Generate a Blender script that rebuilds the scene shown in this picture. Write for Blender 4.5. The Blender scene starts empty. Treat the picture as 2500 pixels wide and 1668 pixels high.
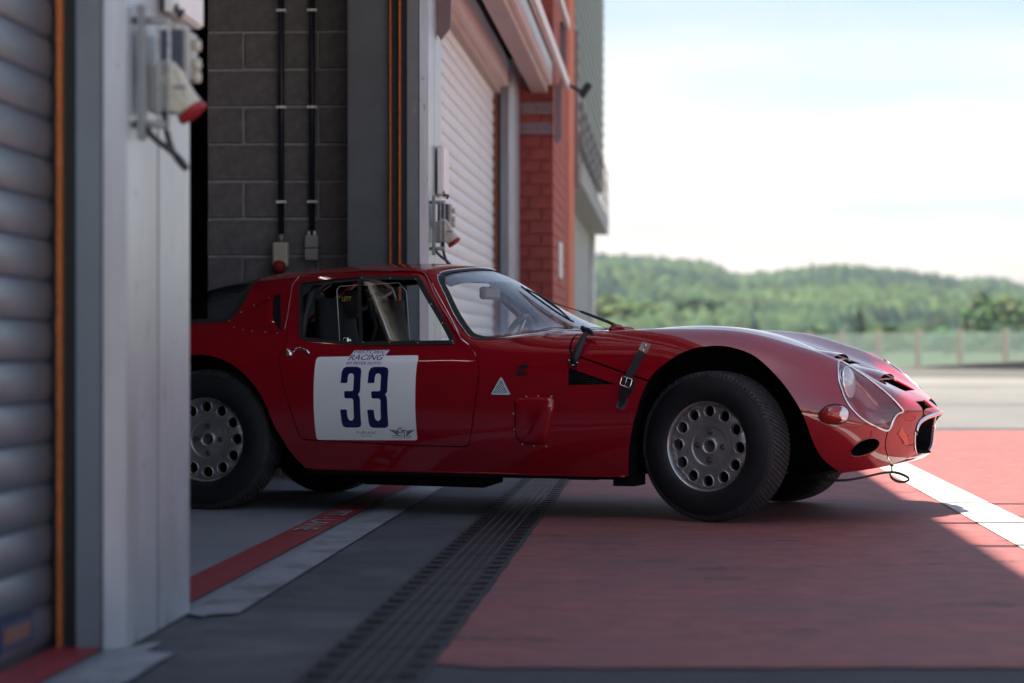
import bpy, bmesh, math, random
from mathutils import Vector, Matrix
from mathutils.bvhtree import BVHTree
from mathutils.interpolate import poly_3d_calc
random.seed(7)
SC = bpy.context.scene
COL = SC.collection
# ---------------------------------------------------------------- camera
cd = bpy.data.cameras.new('camera'); cam = bpy.data.objects.new('camera', cd); COL.objects.link(cam)
cam.location = (0, 0, .685); cam.rotation_euler = (math.radians(90), 0, 0)
cd.sensor_width = 36; cd.lens = 85; cd.shift_y = .0064; cd.clip_start = .05; cd.clip_end = 9000
cd.dof.use_dof = True; cd.dof.focus_distance = 9.75; cd.dof.aperture_fstop = 2.6
SC.camera = cam
# ---------------------------------------------------------------- world and sun
SUN_SHIFT = (.33, .38)                       # how far a shadow moves per metre of height
elev = math.atan2(1, math.hypot(*SUN_SHIFT))
wd = bpy.data.worlds.new('World'); SC.world = wd; wd.use_nodes = True
nt = wd.node_tree; N = nt.nodes; L = nt.links
bg = N['Background']
sky = N.new('ShaderNodeTexSky'); sky.sky_type = 'NISHITA'; sky.sun_disc = False
sky.sun_elevation = elev; sky.sun_rotation = math.atan2(-SUN_SHIFT[0], -SUN_SHIFT[1])
sky.air_density = 1.0; sky.dust_density = 1.6; sky.ozone_density = 2.0
tc = N.new('ShaderNodeTexCoord'); mp = N.new('ShaderNodeMapping'); mp.inputs['Scale'].default_value = (2.2, 2.2, 13); mp.inputs['Rotation'].default_value = (0, .10, 0)
nz = N.new('ShaderNodeTexNoise'); nz.inputs['Scale'].default_value = 2.2; nz.inputs['Detail'].default_value = 5; nz.inputs['Roughness'].default_value = .5
cr = N.new('ShaderNodeValToRGB'); cr.color_ramp.elements[0].position = .36; cr.color_ramp.elements[1].position = .64
cr.color_ramp.elements[0].color = (.25, .25, .25, 1); cr.color_ramp.elements[1].color = (.92, .92, .92, 1)
sep = N.new('ShaderNodeSeparateXYZ'); hz = N.new('ShaderNodeValToRGB')      # thin cloud and haze thicken towards the horizon
for i_, (p_, v_) in enumerate(((0, 1.0), (.08, .92), (.14, .26), (.65, .15))):
    e_ = hz.color_ramp.elements[i_] if i_ < 2 else hz.color_ramp.elements.new(p_)
    e_.position = p_; e_.color = (v_, v_, v_, 1)
L.new(tc.outputs['Generated'], sep.inputs[0]); L.new(sep.outputs['Z'], hz.inputs['Fac'])
ml = N.new('ShaderNodeMath'); ml.operation = 'MULTIPLY'
mix = N.new('ShaderNodeMix'); mix.data_type = 'RGBA'; mix.inputs['B'].default_value = (7.0, 6.1, 5.5, 1)
L.new(tc.outputs['Generated'], mp.inputs['Vector']); L.new(mp.outputs['Vector'], nz.inputs['Vector'])
L.new(nz.outputs['Fac'], cr.inputs['Fac']); L.new(cr.outputs['Color'], ml.inputs[0]); L.new(hz.outputs['Color'], ml.inputs[1]); L.new(ml.outputs[0], mix.inputs['Factor'])
L.new(sky.outputs['Color'], mix.inputs['A']); L.new(mix.outputs['Result'], bg.inputs['Color'])
bg.inputs['Strength'].default_value = .052
sd = bpy.data.lights.new('sun', 'SUN'); sd.energy = 5.0; sd.angle = math.radians(.53); sd.color = (1, .91, .79)
sun = bpy.data.objects.new('sun', sd); COL.objects.link(sun)
sun.rotation_euler = Vector((-SUN_SHIFT[0], -SUN_SHIFT[1], 1)).to_track_quat('Z', 'Y').to_euler(); sun.location = (-4, -4, 20)
vs = SC.view_settings; vs.view_transform = 'Standard'; vs.look = 'None'; vs.gamma = 1; vs.exposure = 1.98; vs.use_curve_mapping = False
SC.cycles.max_bounces = 10; SC.cycles.transparent_max_bounces = 16; SC.cycles.use_denoising = True
SC.cycles.sample_clamp_indirect = 6
# ---------------------------------------------------------------- car body surface (pure numpy)
import numpy as np
# guides per station, from sill edge to centre line:
# 0 sill edge,1 low side,2 mid low,3 mid high,4 upper side,5 crown/belt,6 mid glass,7 rail/valley,8,9,10 centre.  (x,y,z)
def _st(x, *yz):
    return [(x,)+tuple(p) if len(p) == 2 else tuple(p) for p in yz]
STATIONS = [
 _st(-2.97,(.62,.27),(.66,.34),(.69,.44),(.685,.55),(.65,.65),(.54,.715),(.44,.742),(.34,.762),(.23,.775),(.12,.782),(0,.785)),
 _st(-2.75,(.66,.22),(.71,.30),(.74,.42),(.735,.55),(.70,.66),(.59,.742),(.48,.785),(.37,.815),(.25,.838),(.13,.852),(0,.857)),
 _st(-2.50,(.67,.19),(.73,.28),(.76,.42),(.755,.55),(.715,.675),(.61,.768),(.50,.83),(.385,.877),(.26,.912),(.135,.930),(0,.936)),
 _st(-2.20,(.67,.18),(.74,.28),(.77,.42),(.765,.55),(.73,.67),(.625,.768),(.515,.860),(.41,.935),(.285,.978),(.145,.997),(0,1.003)),
 _st(-1.98,(.665,.18),(.725,.29),(.755,.41),(.752,.53),(.722,.645),(.632,.742),(.535,.85),(.44,.955),(.315,1.005),(.16,1.026),(0,1.033)),
 _st(-1.75,(.66,.18),(.71,.29),(.74,.40),(.742,.52),(.715,.635),(.637,.713),(.55,.845),(.46,.970),(.33,1.022),(.17,1.044),(0,1.050)),
 _st(-1.50,(.66,.178),(.705,.29),(.735,.40),(.738,.52),(.71,.635),(.637,.702),(.555,.845),(.465,.980),(.335,1.030),(.17,1.051),(0,1.057)),
 _st(-1.28,(.66,.176),(.705,.29),(.735,.40),(.737,.52),(.71,.635),(.637,.702),(.552,.845),(.455,.976),(.33,1.024),(.17,1.044),(0,1.050)),
 _st(-1.16,(.66,.175),(.705,.285),(.735,.40),(.737,.52),(.71,.635),(.635,.703),(.545,.825),(.455,.932),(.33,.990),(.17,1.019),(0,1.029)),
 _st(-1.03,(.662,.174),(.71,.28),(.736,.40),(.737,.525),(.71,.64),(.632,.708),(.555,.772),(.455,.850),(.325,.918),(.17,.958),(0,.970)),
 _st(-.90,(.665,.173),(.712,.275),(.736,.40),(.737,.525),(.708,.645),(.625,.715),(.545,.742),(.45,.790),(.32,.848),(.17,.887),(0,.899)),
 _st(-.76,(.67,.172),(.715,.275),(.737,.40),(.738,.53),(.705,.65),(.62,.725),(.54,.742),(.44,.758),(.31,.786),(.16,.813),(0,.823)),
 _st(-.60,(.672,.171),(.717,.275),(.738,.40),(.738,.535),(.704,.66),(.615,.736),(.535,.752),(.43,.758),(.30,.762),(.15,.766),(0,.769)),
 _st(-.36,(.68,.171),(.725,.275),(.745,.41),(.744,.54),(.706,.67),(.61,.756),(.52,.766),(.42,.766),(.29,.769),(.15,.775),(0,.777)),
 _st(-.10,(.69,.173),(.74,.28),(.762,.42),(.758,.55),(.712,.68),(.60,.765),(.505,.768),(.41,.760),(.285,.763),(.15,.780),(0,.784)),
 _st(.14,(.685,.175),(.737,.28),(.760,.41),(.755,.535),(.703,.662),(.585,.748),(.495,.748),(.40,.733),(.28,.725),(.15,.737),(0,.742)),
 _st(.33,(.64,.18),(.70,.275),(.733,.395),(.73,.50),(.68,.618),(.565,.696),(.48,.697),(.395,.682),(.28,.668),(.15,.668),(0,.671)),
 _st(.48,(.575,.19),(.64,.265),(.682,.37),(.682,.46),(.635,.56),(.535,.638),(.46,.643),(.385,.633),(.28,.618),(.15,.615),(0,.616)),
 _st(.59,(.50,.203),(.565,.262),(.605,.345),(.608,.415),(.565,.495),(.49,.565),(.43,.580),(.365,.580),(.27,.572),(.14,.569),(0,.570)),
 _st(.66,(.655,.405,.217),(.655,.46,.262),(.655,.497,.33),(.66,.50,.38),(.665,.475,.435),(.675,.425,.489),(.685,.38,.507),(.693,.325,.515),(.70,.235,.517),(.705,.12,.517),(.707,0,.518)),
 _st(.72,(.708,.28,.235),(.708,.325,.264),(.708,.355,.318),(.712,.358,.358),(.72,.345,.395),(.735,.315,.430),(.748,.28,.446),(.758,.235,.456),(.768,.165,.463),(.774,.085,.467),(.776,0,.468)),
 _st(.77,(.738,.165,.256),(.740,.215,.276),(.742,.238,.312),(.745,.242,.345),(.749,.236,.372),(.757,.214,.394),(.766,.19,.404),(.776,.155,.412),(.79,.105,.419),(.803,.055,.424),(.808,0,.426)),
]
CP = np.array(STATIONS)                     # ns x 11 x 3
CP[12:18, 5:, 2] -= .007
CP[18, 5:, 2] -= .012; CP[19, 4:, 2] -= .018; CP[20, 5:, 2] -= .014
CP[9, 7:, 2] -= .007; CP[10, 7:, 2] -= .014; CP[11, 8:, 2] -= .010
def csp(t, P, q):                           # natural cubic spline, P (n,...)
    n = len(t); h = np.diff(t); A = np.zeros((n, n)); sh = P.reshape(n, -1); R = np.zeros_like(sh)
    A[0, 0] = A[-1, -1] = 1
    for i in range(1, n-1):
        A[i, i-1] = h[i-1]; A[i, i] = 2*(h[i-1]+h[i]); A[i, i+1] = h[i]
        R[i] = 6*((sh[i+1]-sh[i])/h[i]-(sh[i]-sh[i-1])/h[i-1])
    M = np.linalg.solve(A, R)
    i = np.clip(np.searchsorted(t, q, side='right')-1, 0, n-2); d = (q-t[i])[:, None]; hh = h[i][:, None]
    b = (sh[i+1]-sh[i])/hh-hh*(2*M[i]+M[i+1])/6
    o = sh[i]+b*d+M[i]/2*d**2+(M[i+1]-M[i])/(6*hh)*d**3
    return o.reshape((len(q),)+P.shape[1:])
def body_grid(nu=171, nv=121):
    full = np.concatenate([CP, (CP*np.array([1, -1, 1]))[:, -2::-1]], 1)      # near sill .. centre .. far sill
    cu = np.sqrt((np.diff(full, axis=0)**2).sum(-1)).mean(1); tu = np.concatenate([[0], np.cumsum(cu)])
    cv = np.sqrt((np.diff(full, axis=1)**2).sum(-1)).mean(0); tv = np.concatenate([[0], np.cumsum(cv)])
    qu = np.linspace(0, tu[-1], nu); qv = np.linspace(0, tv[-1], nv)
    g = csp(tu, full, qu)
    g = csp(tv, np.swapaxes(g, 0, 1), qv)
    return np.swapaxes(g, 0, 1)             # nu x nv x 3
# ---------------------------------------------------------------- helpers
def material(name, col, rough=.6, metal=0, coat=0, spec=.5, noise=0, nscale=20, bump=0, bscale=80, trans=0, ior=1.45, alpha=1, coords='Object', stretch=(1, 1, 1)):
    m = bpy.data.materials.new(name); m.use_nodes = True; nt = m.node_tree; b = nt.nodes['Principled BSDF']
    b.inputs['Base Color'].default_value = (*col, 1); b.inputs['Roughness'].default_value = rough; b.inputs['Metallic'].default_value = metal
    b.inputs['Coat Weight'].default_value = coat; b.inputs['Coat Roughness'].default_value = .02; b.inputs['Specular IOR Level'].default_value = spec
    b.inputs['Transmission Weight'].default_value = trans; b.inputs['IOR'].default_value = ior; b.inputs['Alpha'].default_value = alpha
    if noise or bump:
        tc = nt.nodes.new('ShaderNodeTexCoord'); mp = nt.nodes.new('ShaderNodeMapping'); mp.inputs['Scale'].default_value = stretch
        nt.links.new(tc.outputs[coords], mp.inputs['Vector'])
    if noise:
        n = nt.nodes.new('ShaderNodeTexNoise'); n.inputs['Scale'].default_value = nscale; n.inputs['Detail'].default_value = 8; n.inputs['Roughness'].default_value = .62
        r = nt.nodes.new('ShaderNodeValToRGB'); r.color_ramp.elements[0].position = .3; r.color_ramp.elements[1].position = .72
        r.color_ramp.elements[0].color = (*[c*(1-noise) for c in col], 1); r.color_ramp.elements[1].color = (*[min(1, c*(1+noise)) for c in col], 1)
        nt.links.new(mp.outputs['Vector'], n.inputs['Vector']); nt.links.new(n.outputs['Fac'], r.inputs['Fac']); nt.links.new(r.outputs['Color'], b.inputs['Base Color'])
    if bump:
        n2 = nt.nodes.new('ShaderNodeTexNoise'); n2.inputs['Scale'].default_value = bscale; n2.inputs['Detail'].default_value = 6
        bp = nt.nodes.new('ShaderNodeBump'); bp.inputs['Strength'].default_value = bump; bp.inputs['Distance'].default_value = .004
        nt.links.new(mp.outputs['Vector'], n2.inputs['Vector']); nt.links.new(n2.outputs['Fac'], bp.inputs['Height']); nt.links.new(bp.outputs['Normal'], b.inputs['Normal'])
    return m
def wear(m, col2, scale, lo, hi, stretch=(1, 1, 1), detail=9, amount=1.0, rough2=None):
    """blend a second colour (stain, chipped paint, dirt) over a material with a shape of its own"""
    nt = m.node_tree; b = nt.nodes['Principled BSDF']
    tc = nt.nodes.new('ShaderNodeTexCoord'); mp = nt.nodes.new('ShaderNodeMapping'); mp.inputs['Scale'].default_value = stretch
    n = nt.nodes.new('ShaderNodeTexNoise'); n.inputs['Scale'].default_value = scale; n.inputs['Detail'].default_value = detail; n.inputs['Roughness'].default_value = .6
    r = nt.nodes.new('ShaderNodeValToRGB'); r.color_ramp.elements[0].position = lo; r.color_ramp.elements[1].position = hi
    r.color_ramp.elements[0].color = (0, 0, 0, 1); r.color_ramp.elements[1].color = (amount, amount, amount, 1)
    mx = nt.nodes.new('ShaderNodeMix'); mx.data_type = 'RGBA'; mx.inputs['B'].default_value = (*col2, 1)
    nt.links.new(tc.outputs['Object'], mp.inputs['Vector']); nt.links.new(mp.outputs['Vector'], n.inputs['Vector']); nt.links.new(n.outputs['Fac'], r.inputs['Fac'])
    nt.links.new(r.outputs['Color'], mx.inputs['Factor'])
    ip = b.inputs['Base Color']
    if ip.is_linked:
        s = ip.links[0].from_socket; nt.links.new(s, mx.inputs['A'])
    else: mx.inputs['A'].default_value = ip.default_value
    nt.links.new(mx.outputs['Result'], ip)
    return m
def cracks(m, col2, scale, stretch, width=.010, mask=.52, amount=.9, mscale=.8):
    """thin broken lines: where a noise crosses its middle value, inside patches of a second noise"""
    nt = m.node_tree; b = nt.nodes['Principled BSDF']; ip = b.inputs['Base Color']
    tc = nt.nodes.new('ShaderNodeTexCoord'); mp = nt.nodes.new('ShaderNodeMapping'); mp.inputs['Scale'].default_value = stretch
    n = nt.nodes.new('ShaderNodeTexNoise'); n.inputs['Scale'].default_value = scale; n.inputs['Detail'].default_value = 7; n.inputs['Roughness'].default_value = .6
    n2 = nt.nodes.new('ShaderNodeTexNoise'); n2.inputs['Scale'].default_value = mscale; n2.inputs['Detail'].default_value = 4
    su = nt.nodes.new('ShaderNodeMath'); su.operation = 'SUBTRACT'; su.inputs[1].default_value = .5; ab = nt.nodes.new('ShaderNodeMath'); ab.operation = 'ABSOLUTE'
    r1 = nt.nodes.new('ShaderNodeMapRange'); r1.inputs['From Min'].default_value = width; r1.inputs['From Max'].default_value = width*.4; r1.inputs['To Max'].default_value = amount
    r2 = nt.nodes.new('ShaderNodeMapRange'); r2.inputs['From Min'].default_value = mask; r2.inputs['From Max'].default_value = mask+.06
    mu = nt.nodes.new('ShaderNodeMath'); mu.operation = 'MULTIPLY'; mx = nt.nodes.new('ShaderNodeMix'); mx.data_type = 'RGBA'; mx.inputs['B'].default_value = (*col2, 1); lk = nt.links.new
    lk(tc.outputs['Object'], mp.inputs['Vector']); lk(mp.outputs['Vector'], n.inputs['Vector']); lk(mp.outputs['Vector'], n2.inputs['Vector'])
    lk(n.outputs['Fac'], su.inputs[0]); lk(su.outputs[0], ab.inputs[0]); lk(ab.outputs[0], r1.inputs['Value']); lk(n2.outputs['Fac'], r2.inputs['Value'])
    lk(r1.outputs['Result'], mu.inputs[0]); lk(r2.outputs['Result'], mu.inputs[1]); lk(mu.outputs[0], mx.inputs['Factor'])
    if ip.is_linked: lk(ip.links[0].from_socket, mx.inputs['A'])
    else: mx.inputs['A'].default_value = ip.default_value
    lk(mx.outputs['Result'], ip); return m
def link(o, parent=None):
    COL.objects.link(o)
    if parent is not None: o.parent = parent
    return o
def mesh_from(V, F, smooth=False, mats=(), name='m', mi=None):
    me = bpy.data.meshes.new(name); me.from_pydata([tuple(v) for v in V], [], F); me.update()
    for m in mats: me.materials.append(m)
    if smooth: me.shade_smooth()
    if mi is not None: me.polygons.foreach_set('material_index', mi)
    return me
def tag(o, label, cat, group=None):
    o['label'] = label; o['category'] = cat
    if group: o['group'] = group
    return o
def empty(name, loc=(0, 0, 0), rz=0, parent=None):
    e = bpy.data.objects.new(name, None); e.location = loc; e.rotation_euler = (0, 0, rz); e.empty_display_size = .1
    return link(e, parent)
class MB:
    """collects simple shapes and builds them as ONE mesh object"""
    def __init__(s): s.V = []; s.F = []; s.S = []
    def add(s, V, F, smooth=False):
        o = len(s.V); s.V += [tuple(v) for v in V]; s.F += [tuple(i+o for i in f) for f in F]; s.S += [smooth]*len(F); return s
    def box(s, x0, x1, y0, y1, z0, z1, M=None):
        V = [Vector((x, y, z)) for z in (z0, z1) for y in (y0, y1) for x in (x0, x1)]
        if M is not None: V = [M @ v for v in V]
        return s.add(V, [(0, 2, 3, 1), (4, 5, 7, 6), (0, 1, 5, 4), (2, 6, 7, 3), (0, 4, 6, 2), (1, 3, 7, 5)])
    def cbox(s, c, d, M=None):
        return s.box(c[0]-d[0]/2, c[0]+d[0]/2, c[1]-d[1]/2, c[1]+d[1]/2, c[2]-d[2]/2, c[2]+d[2]/2, M)
    def prism(s, poly, axis, lo, hi):
        n = len(poly)
        def P(p, h): return {'x': (h, p[0], p[1]), 'y': (p[0], h, p[1]), 'z': (p[0], p[1], h)}[axis]
        V = [P(p, lo) for p in poly]+[P(p, hi) for p in poly]
        F = [tuple(range(n)), tuple(range(2*n-1, n-1, -1))]+[(i, i+n, (i+1) % n+n, (i+1) % n) for i in range(n)]
        return s.add(V, F)
    def tube(s, pts, r, n=8, closed=False, caps=True, flat=None):
        pts = [Vector(p) for p in pts]; m = len(pts); rr = r if hasattr(r, '__len__') else [r]*m
        V = []; up = Vector((0, 0, 1)); prev = None
        for i, p in enumerate(pts):
            a = pts[(i-1) % m] if closed else pts[max(i-1, 0)]; b = pts[(i+1) % m] if closed else pts[min(i+1, m-1)]
            t = (b-a); t = t.normalized() if t.length > 1e-9 else Vector((1, 0, 0))
            if prev is None:
                u = t.cross(up);  u = t.cross(Vector((0, 1, 0))) if u.length < .05 else u
            else: u = prev-t*prev.dot(t)
            u.normalize(); prev = u; w = t.cross(u)
            for k in range(n):
                an = 2*math.pi*k/n; V.append(p+(u*math.cos(an)+w*math.sin(an)*(flat or 1))*rr[i])
        F = []
        for i in range(m if closed else m-1):
            for k in range(n):
                F.append((i*n+k, i*n+(k+1) % n, ((i+1) % m)*n+(k+1) % n, ((i+1) % m)*n+k))
        if not closed and caps: F += [tuple(range(n-1, -1, -1)), tuple((m-1)*n+k for k in range(n))]
        return s.add(V, F, True)
    def lathe(s, prof, n=32, axis='y', M=None, closed=False):
        """prof: (a along axis, r)"""
        V = []; m = len(prof)
        for (a, r) in prof:
            for k in range(n):
                t = 2*math.pi*k/n; c, q = r*math.cos(t), r*math.sin(t)
                v = Vector({'y': (c, a, q), 'z': (c, q, a), 'x': (a, c, q)}[axis]); V.append(M @ v if M is not None else v)
        F = []
        for i in range(m if closed else m-1):
            for k in range(n): F.append((i*n+k, i*n+(k+1) % n, ((i+1) % m)*n+(k+1) % n, ((i+1) % m)*n+k))
        return s.add(V, F, True)
    def disc(s, a, r, n=24, axis='y', M=None):
        V = []
        for k in range(n):
            t = 2*math.pi*k/n; c, q = r*math.cos(t), r*math.sin(t); v = Vector({'y': (c, a, q), 'z': (c, q, a), 'x': (a, c, q)}[axis]); V.append(M @ v if M is not None else v)
        return s.add(V, [tuple(range(n))])
    def mesh(s, mat, name='m'):
        me = bpy.data.meshes.new(name); me.from_pydata(s.V, [], s.F); me.update()
        for m in (mat if isinstance(mat, (list, tuple)) else [mat]): me.materials.append(m)
        if any(s.S):
            bm = bmesh.new(); bm.from_mesh(me); bmesh.ops.recalc_face_normals(bm, faces=bm.faces); bm.to_mesh(me); bm.free()
            me.polygons.foreach_set('use_smooth', s.S)
        else:
            bm = bmesh.new(); bm.from_mesh(me); bmesh.ops.recalc_face_normals(bm, faces=bm.faces); bm.to_mesh(me); bm.free()
        return me
    def build(s, name, mat, parent=None, bevel=0):
        o = bpy.data.objects.new(name, s.mesh(mat, name)); link(o, parent)
        if bevel:
            b = o.modifiers.new('bevel', 'BEVEL'); b.width = bevel; b.segments = 2; b.limit_method = 'ANGLE'; b.angle_limit = math.radians(40)
        return o
def evaluated(o):
    dg = bpy.context.evaluated_depsgraph_get(); dg.update(); return bpy.data.meshes.new_from_object(o.evaluated_get(dg))
def outward(me):
    bm = bmesh.new(); bm.from_mesh(me)
    if bm.calc_volume(signed=True) < 0: bmesh.ops.reverse_faces(bm, faces=bm.faces[:]); bm.to_mesh(me)
    bm.free()
def boolean(me, cutter, op='DIFFERENCE'):
    outward(me)
    a = bpy.data.objects.new('tmp_a', me); b = bpy.data.objects.new('tmp_b', cutter); COL.objects.link(a); COL.objects.link(b)
    m = a.modifiers.new('b', 'BOOLEAN'); m.operation = op; m.solver = 'EXACT'; m.object = b; m.use_self = False
    r = evaluated(a)
    bpy.data.objects.remove(a); bpy.data.objects.remove(b)
    return r
def closed_mesh(mb):
    me = mb.mesh([]) ; return me
def spline2(pts, n, closed=False):
    """dense smooth curve through points (any dimension)"""
    P = np.array(pts, float)
    if closed: P = np.concatenate([P[-3:], P, P[:4]])
    t = np.concatenate([[0], np.cumsum(np.sqrt((np.diff(P, axis=0)**2).sum(1))**.5)])
    if closed: q = np.linspace(t[3], t[-4], n, endpoint=False)
    else: q = np.linspace(0, t[-1], n)
    return csp(t, P, q)
def roundpoly(poly, r, n=5):
    out = []; m = len(poly)
    for i in range(m):
        a, b, c = (np.array(poly[(i+k) % m], float) for k in (-1, 0, 1))
        u = a-b; v = c-b; rr = min(r[i] if hasattr(r, '__len__') else r, np.linalg.norm(u)*.49, np.linalg.norm(v)*.49)
        p = b+u/np.linalg.norm(u)*rr; q = b+v/np.linalg.norm(v)*rr
        for k in range(n+1):
            t = k/n; out.append(tuple((1-t)**2*p+2*t*(1-t)*b+t*t*q))
    return out
def offset(poly, d):
    """inset (d>0) a simple polygon"""
    P = np.array(poly, float); m = len(P); ar = .5*sum(P[i][0]*P[(i+1) % m][1]-P[(i+1) % m][0]*P[i][1] for i in range(m)); s = 1 if ar > 0 else -1
    out = []
    for i in range(m):
        e1 = P[i]-P[i-1]; e2 = P[(i+1) % m]-P[i]; n1 = np.array([-e1[1], e1[0]])/np.linalg.norm(e1); n2 = np.array([-e2[1], e2[0]])/np.linalg.norm(e2)
        nn = n1+n2; nn /= max(.3, nn.dot(nn)/2); out.append(tuple(P[i]+s*d*nn))
    return out
# ================================================================= GROUND
FA = math.atan(.06437); CA, SA = math.cos(FA), math.sin(FA)
def FW(v, u, z=0):                      # building frame (v outwards, u along the front) -> world
    return (v*CA+u*SA, -v*SA+u*CA, z)
def bv(w): return w*CA
def bu(w, Y): return Y/CA+w*SA          # from (w, depth) measurements
def bempty(name, v, u, z=0, parent=None):
    return empty(name, FW(v, u, z), -FA, parent)
def sheet(name, poly, z, mat, kind='structure', sub=None):
    me = mesh_from([(x, y, z) for x, y in poly], [tuple(range(len(poly)))], mats=[mat], name=name)
    o = bpy.data.objects.new(name, me); link(o)
    if kind: o['kind'] = kind
    return o
def fsheet(name, v0, v1, u0, u1, z, mat):
    P = [FW(v0, u0), FW(v1, u0), FW(v1, u1), FW(v0, u1)]; return sheet(name, [p[:2] for p in P], z, mat)
m_asph = material('asphalt', (.042, .048, .056), .85, noise=.22, nscale=3, bump=.5, bscale=160); wear(m_asph, (.05, .05, .053), 7, .66, .72, detail=6, amount=.8)
m_track = material('track_asphalt', (.102, .102, .098), .8, noise=.12, nscale=.8, bump=.2, bscale=40, stretch=(1, .2, 1))
m_redpaint = material('red_lane_paint', (.232, .068, .064), .68, noise=.30, nscale=9.0, bump=.35, bscale=200)
wear(m_redpaint, (.115, .062, .066), 1.5, .42, .70, (.9, 1.2, 1), 12, .7)
wear(m_redpaint, (.27, .105, .10), 6, .56, .70, (.6, 3, 1), 8, .5)
cracks(m_redpaint, (.020, .017, .022), 1.5, (1, 3.6, 1), .022, .57, .9, 1.2); cracks(m_redpaint, (.03, .024, .028), 5.0, (1, 3, 1), .035, .60, .85, 1.8)
wear(m_redpaint, (.022, .020, .026), 26, .70, .72, (1, 1.6, 1), 3, .8)
m_apron = material('apron_concrete', (.062, .066, .073), .85, noise=.25, nscale=6, bump=.6, bscale=180); wear(m_apron, (.03, .03, .033), 9, .66, .69, detail=3, amount=.8); wear(m_apron, (.17, .175, .185), 2.2, .50, .75, detail=10, amount=.5)
m_gfloor = material('garage_floor', (.235, .26, .285), .45, noise=.10, nscale=4, bump=.1, bscale=200); wear(m_gfloor, (.15, .16, .17), 2, .45, .72, (1, .4, 1), 10, .6)
m_edge = material('threshold_grey', (.26, .28, .30), .6, noise=.15, nscale=8, bump=.2, bscale=120); wear(m_edge, (.09, .095, .105), 5, .48, .66, detail=10, amount=.75)
m_redline = material('red_line_paint', (.26, .030, .040), .5, noise=.15, nscale=10); wear(m_redline, (.10, .04, .05), 9, .60, .75, amount=.7)
m_line = material('white_line_paint', (.40, .40, .39), .7, noise=.10, nscale=8, bump=.2, bscale=150); wear(m_line, (.25, .23, .23), 7, .62, .72, (2, .6, 1), 9, .8)
m_grass = material('meadow', (.026, .045, .016), .95, noise=.4, nscale=.05)
g = sheet('ground', [(-3000, -300), (3000, -300), (3000, 3500), (-3000, 3500)], -.030, m_grass)
sheet('track', [(-60, 20.4), (90, 20.4), (90, 60), (-60, 60)], -.012, m_track)
sheet('pit_lane', [(-20, 4.2), (60, 4.2), (60, 21), (-20, 21)], -.008, m_asph)
m_fill = material('fill_ground_pale', (.46, .45, .43), .85, noise=.12, nscale=1.2, bump=.2, bscale=60)
sheet('fill_ground', [(-60, -60), (60, -60), (60, 4.3), (-60, 4.3)], -.012, m_fill)  # unseen pale ground behind the camera, added to bounce fill light
# red lane: ragged edge along the drain
random.seed(3); ed = []
u = 5.26
while u < 20.3:
    ed.append(FW(bv(-.508)+random.uniform(-.006, .004), u)[:2]); u += random.uniform(.03, .09)
near_e = []
k = 0; x = 14.0
while x > -.1:
    near_e.append((x, 5.21+.006*math.sin(x*1.7)+random.uniform(-.004, .004))); x -= .09
sheet('red_lane', ed+[(1.30, 20.2), (16, 20.2)]+near_e, -.004, m_redpaint)
fsheet('lane_line', bv(1.215), bv(1.425), -20, 70, 0.0, m_line)
# apron strip between threshold and drain, garage floor, lines
fsheet('apron', -1.245, bv(-.765), -2, 40, -.004, m_apron)
fsheet('garage_floor', -16, -1.235, -1.6, 40, 0.0, m_gfloor)
P_U = [bu(-1.23, 5.46+6.95*k) for k in (-1, 0, 1, 2)]; PLEN = .78
random.seed(5)
for i, (a, b) in enumerate(zip(P_U, P_U[1:])):
    a1 = a+PLEN
    e = [FW(-1.235, a1-.02), FW(-1.235, b+.03)]; r = []; u = b+.16
    while u > a1-.12: r.append(FW(bv(-1.105)+random.uniform(-.0015, .0015)-(.07 if (u > b-.05 or u < a1-.02) else 0), u)); u -= .03
    sheet('threshold_strip', [p[:2] for p in e+r], .0035, m_edge)
    P = [FW(-1.412, a1-.9), FW(-1.272, a1-.9), FW(-1.272, b+.9), FW(-1.412, b+.9)]
    sheet('red_line', [p[:2] for p in P], .0075 if i % 2 else .0072, m_redline)
# far lines across the track
m_tline = material('worn_track_line', (.19, .186, .178), .8, noise=.2, nscale=1)
for y0, y1 in ((38.0, 38.9), (34.3, 34.8)): sheet('track_line', [(3, y0), (40, y0), (40, y1), (3, y1)], -.008, m_tline)
sheet('track_seam', [(3, 29.6), (40, 29.9), (40, 30.15), (3, 29.85)], -.0085, m_apron)
# PIT - LANE lettering on the threshold line (read from inside the garage)
def ground_text(txt, vc, u0, u1, h, z, mat, name):
    cu = bpy.data.curves.new('t', 'FONT'); cu.body = txt; cu.resolution_u = 3; cu.offset = .012; o = bpy.data.objects.new('t', cu); COL.objects.link(o); me = evaluated(o); bpy.data.objects.remove(o)
    xs = [v.co.x for v in me.vertices]; ys = [v.co.y for v in me.vertices]; V = []
    for v in me.vertices:
        t = (v.co.x-min(xs))/(max(xs)-min(xs)); s = (v.co.y-min(ys))/(max(ys)-min(ys))
        V.append(FW(vc-h/2+h*s, u1+(u0-u1)*t, z))
    o = bpy.data.objects.new(name, mesh_from(V, [tuple(reversed(p.vertices)) for p in me.polygons], mats=[mat], name=name)); link(o); o['kind'] = 'structure'; return o
ground_text('PIT - LANE', -1.342, bu(-1.3, 8.95), bu(-1.3, 10.02), .088, .0115, material('worn_lettering', (.30, .27, .28), .6, noise=.3, nscale=20), 'lane_lettering')
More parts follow.
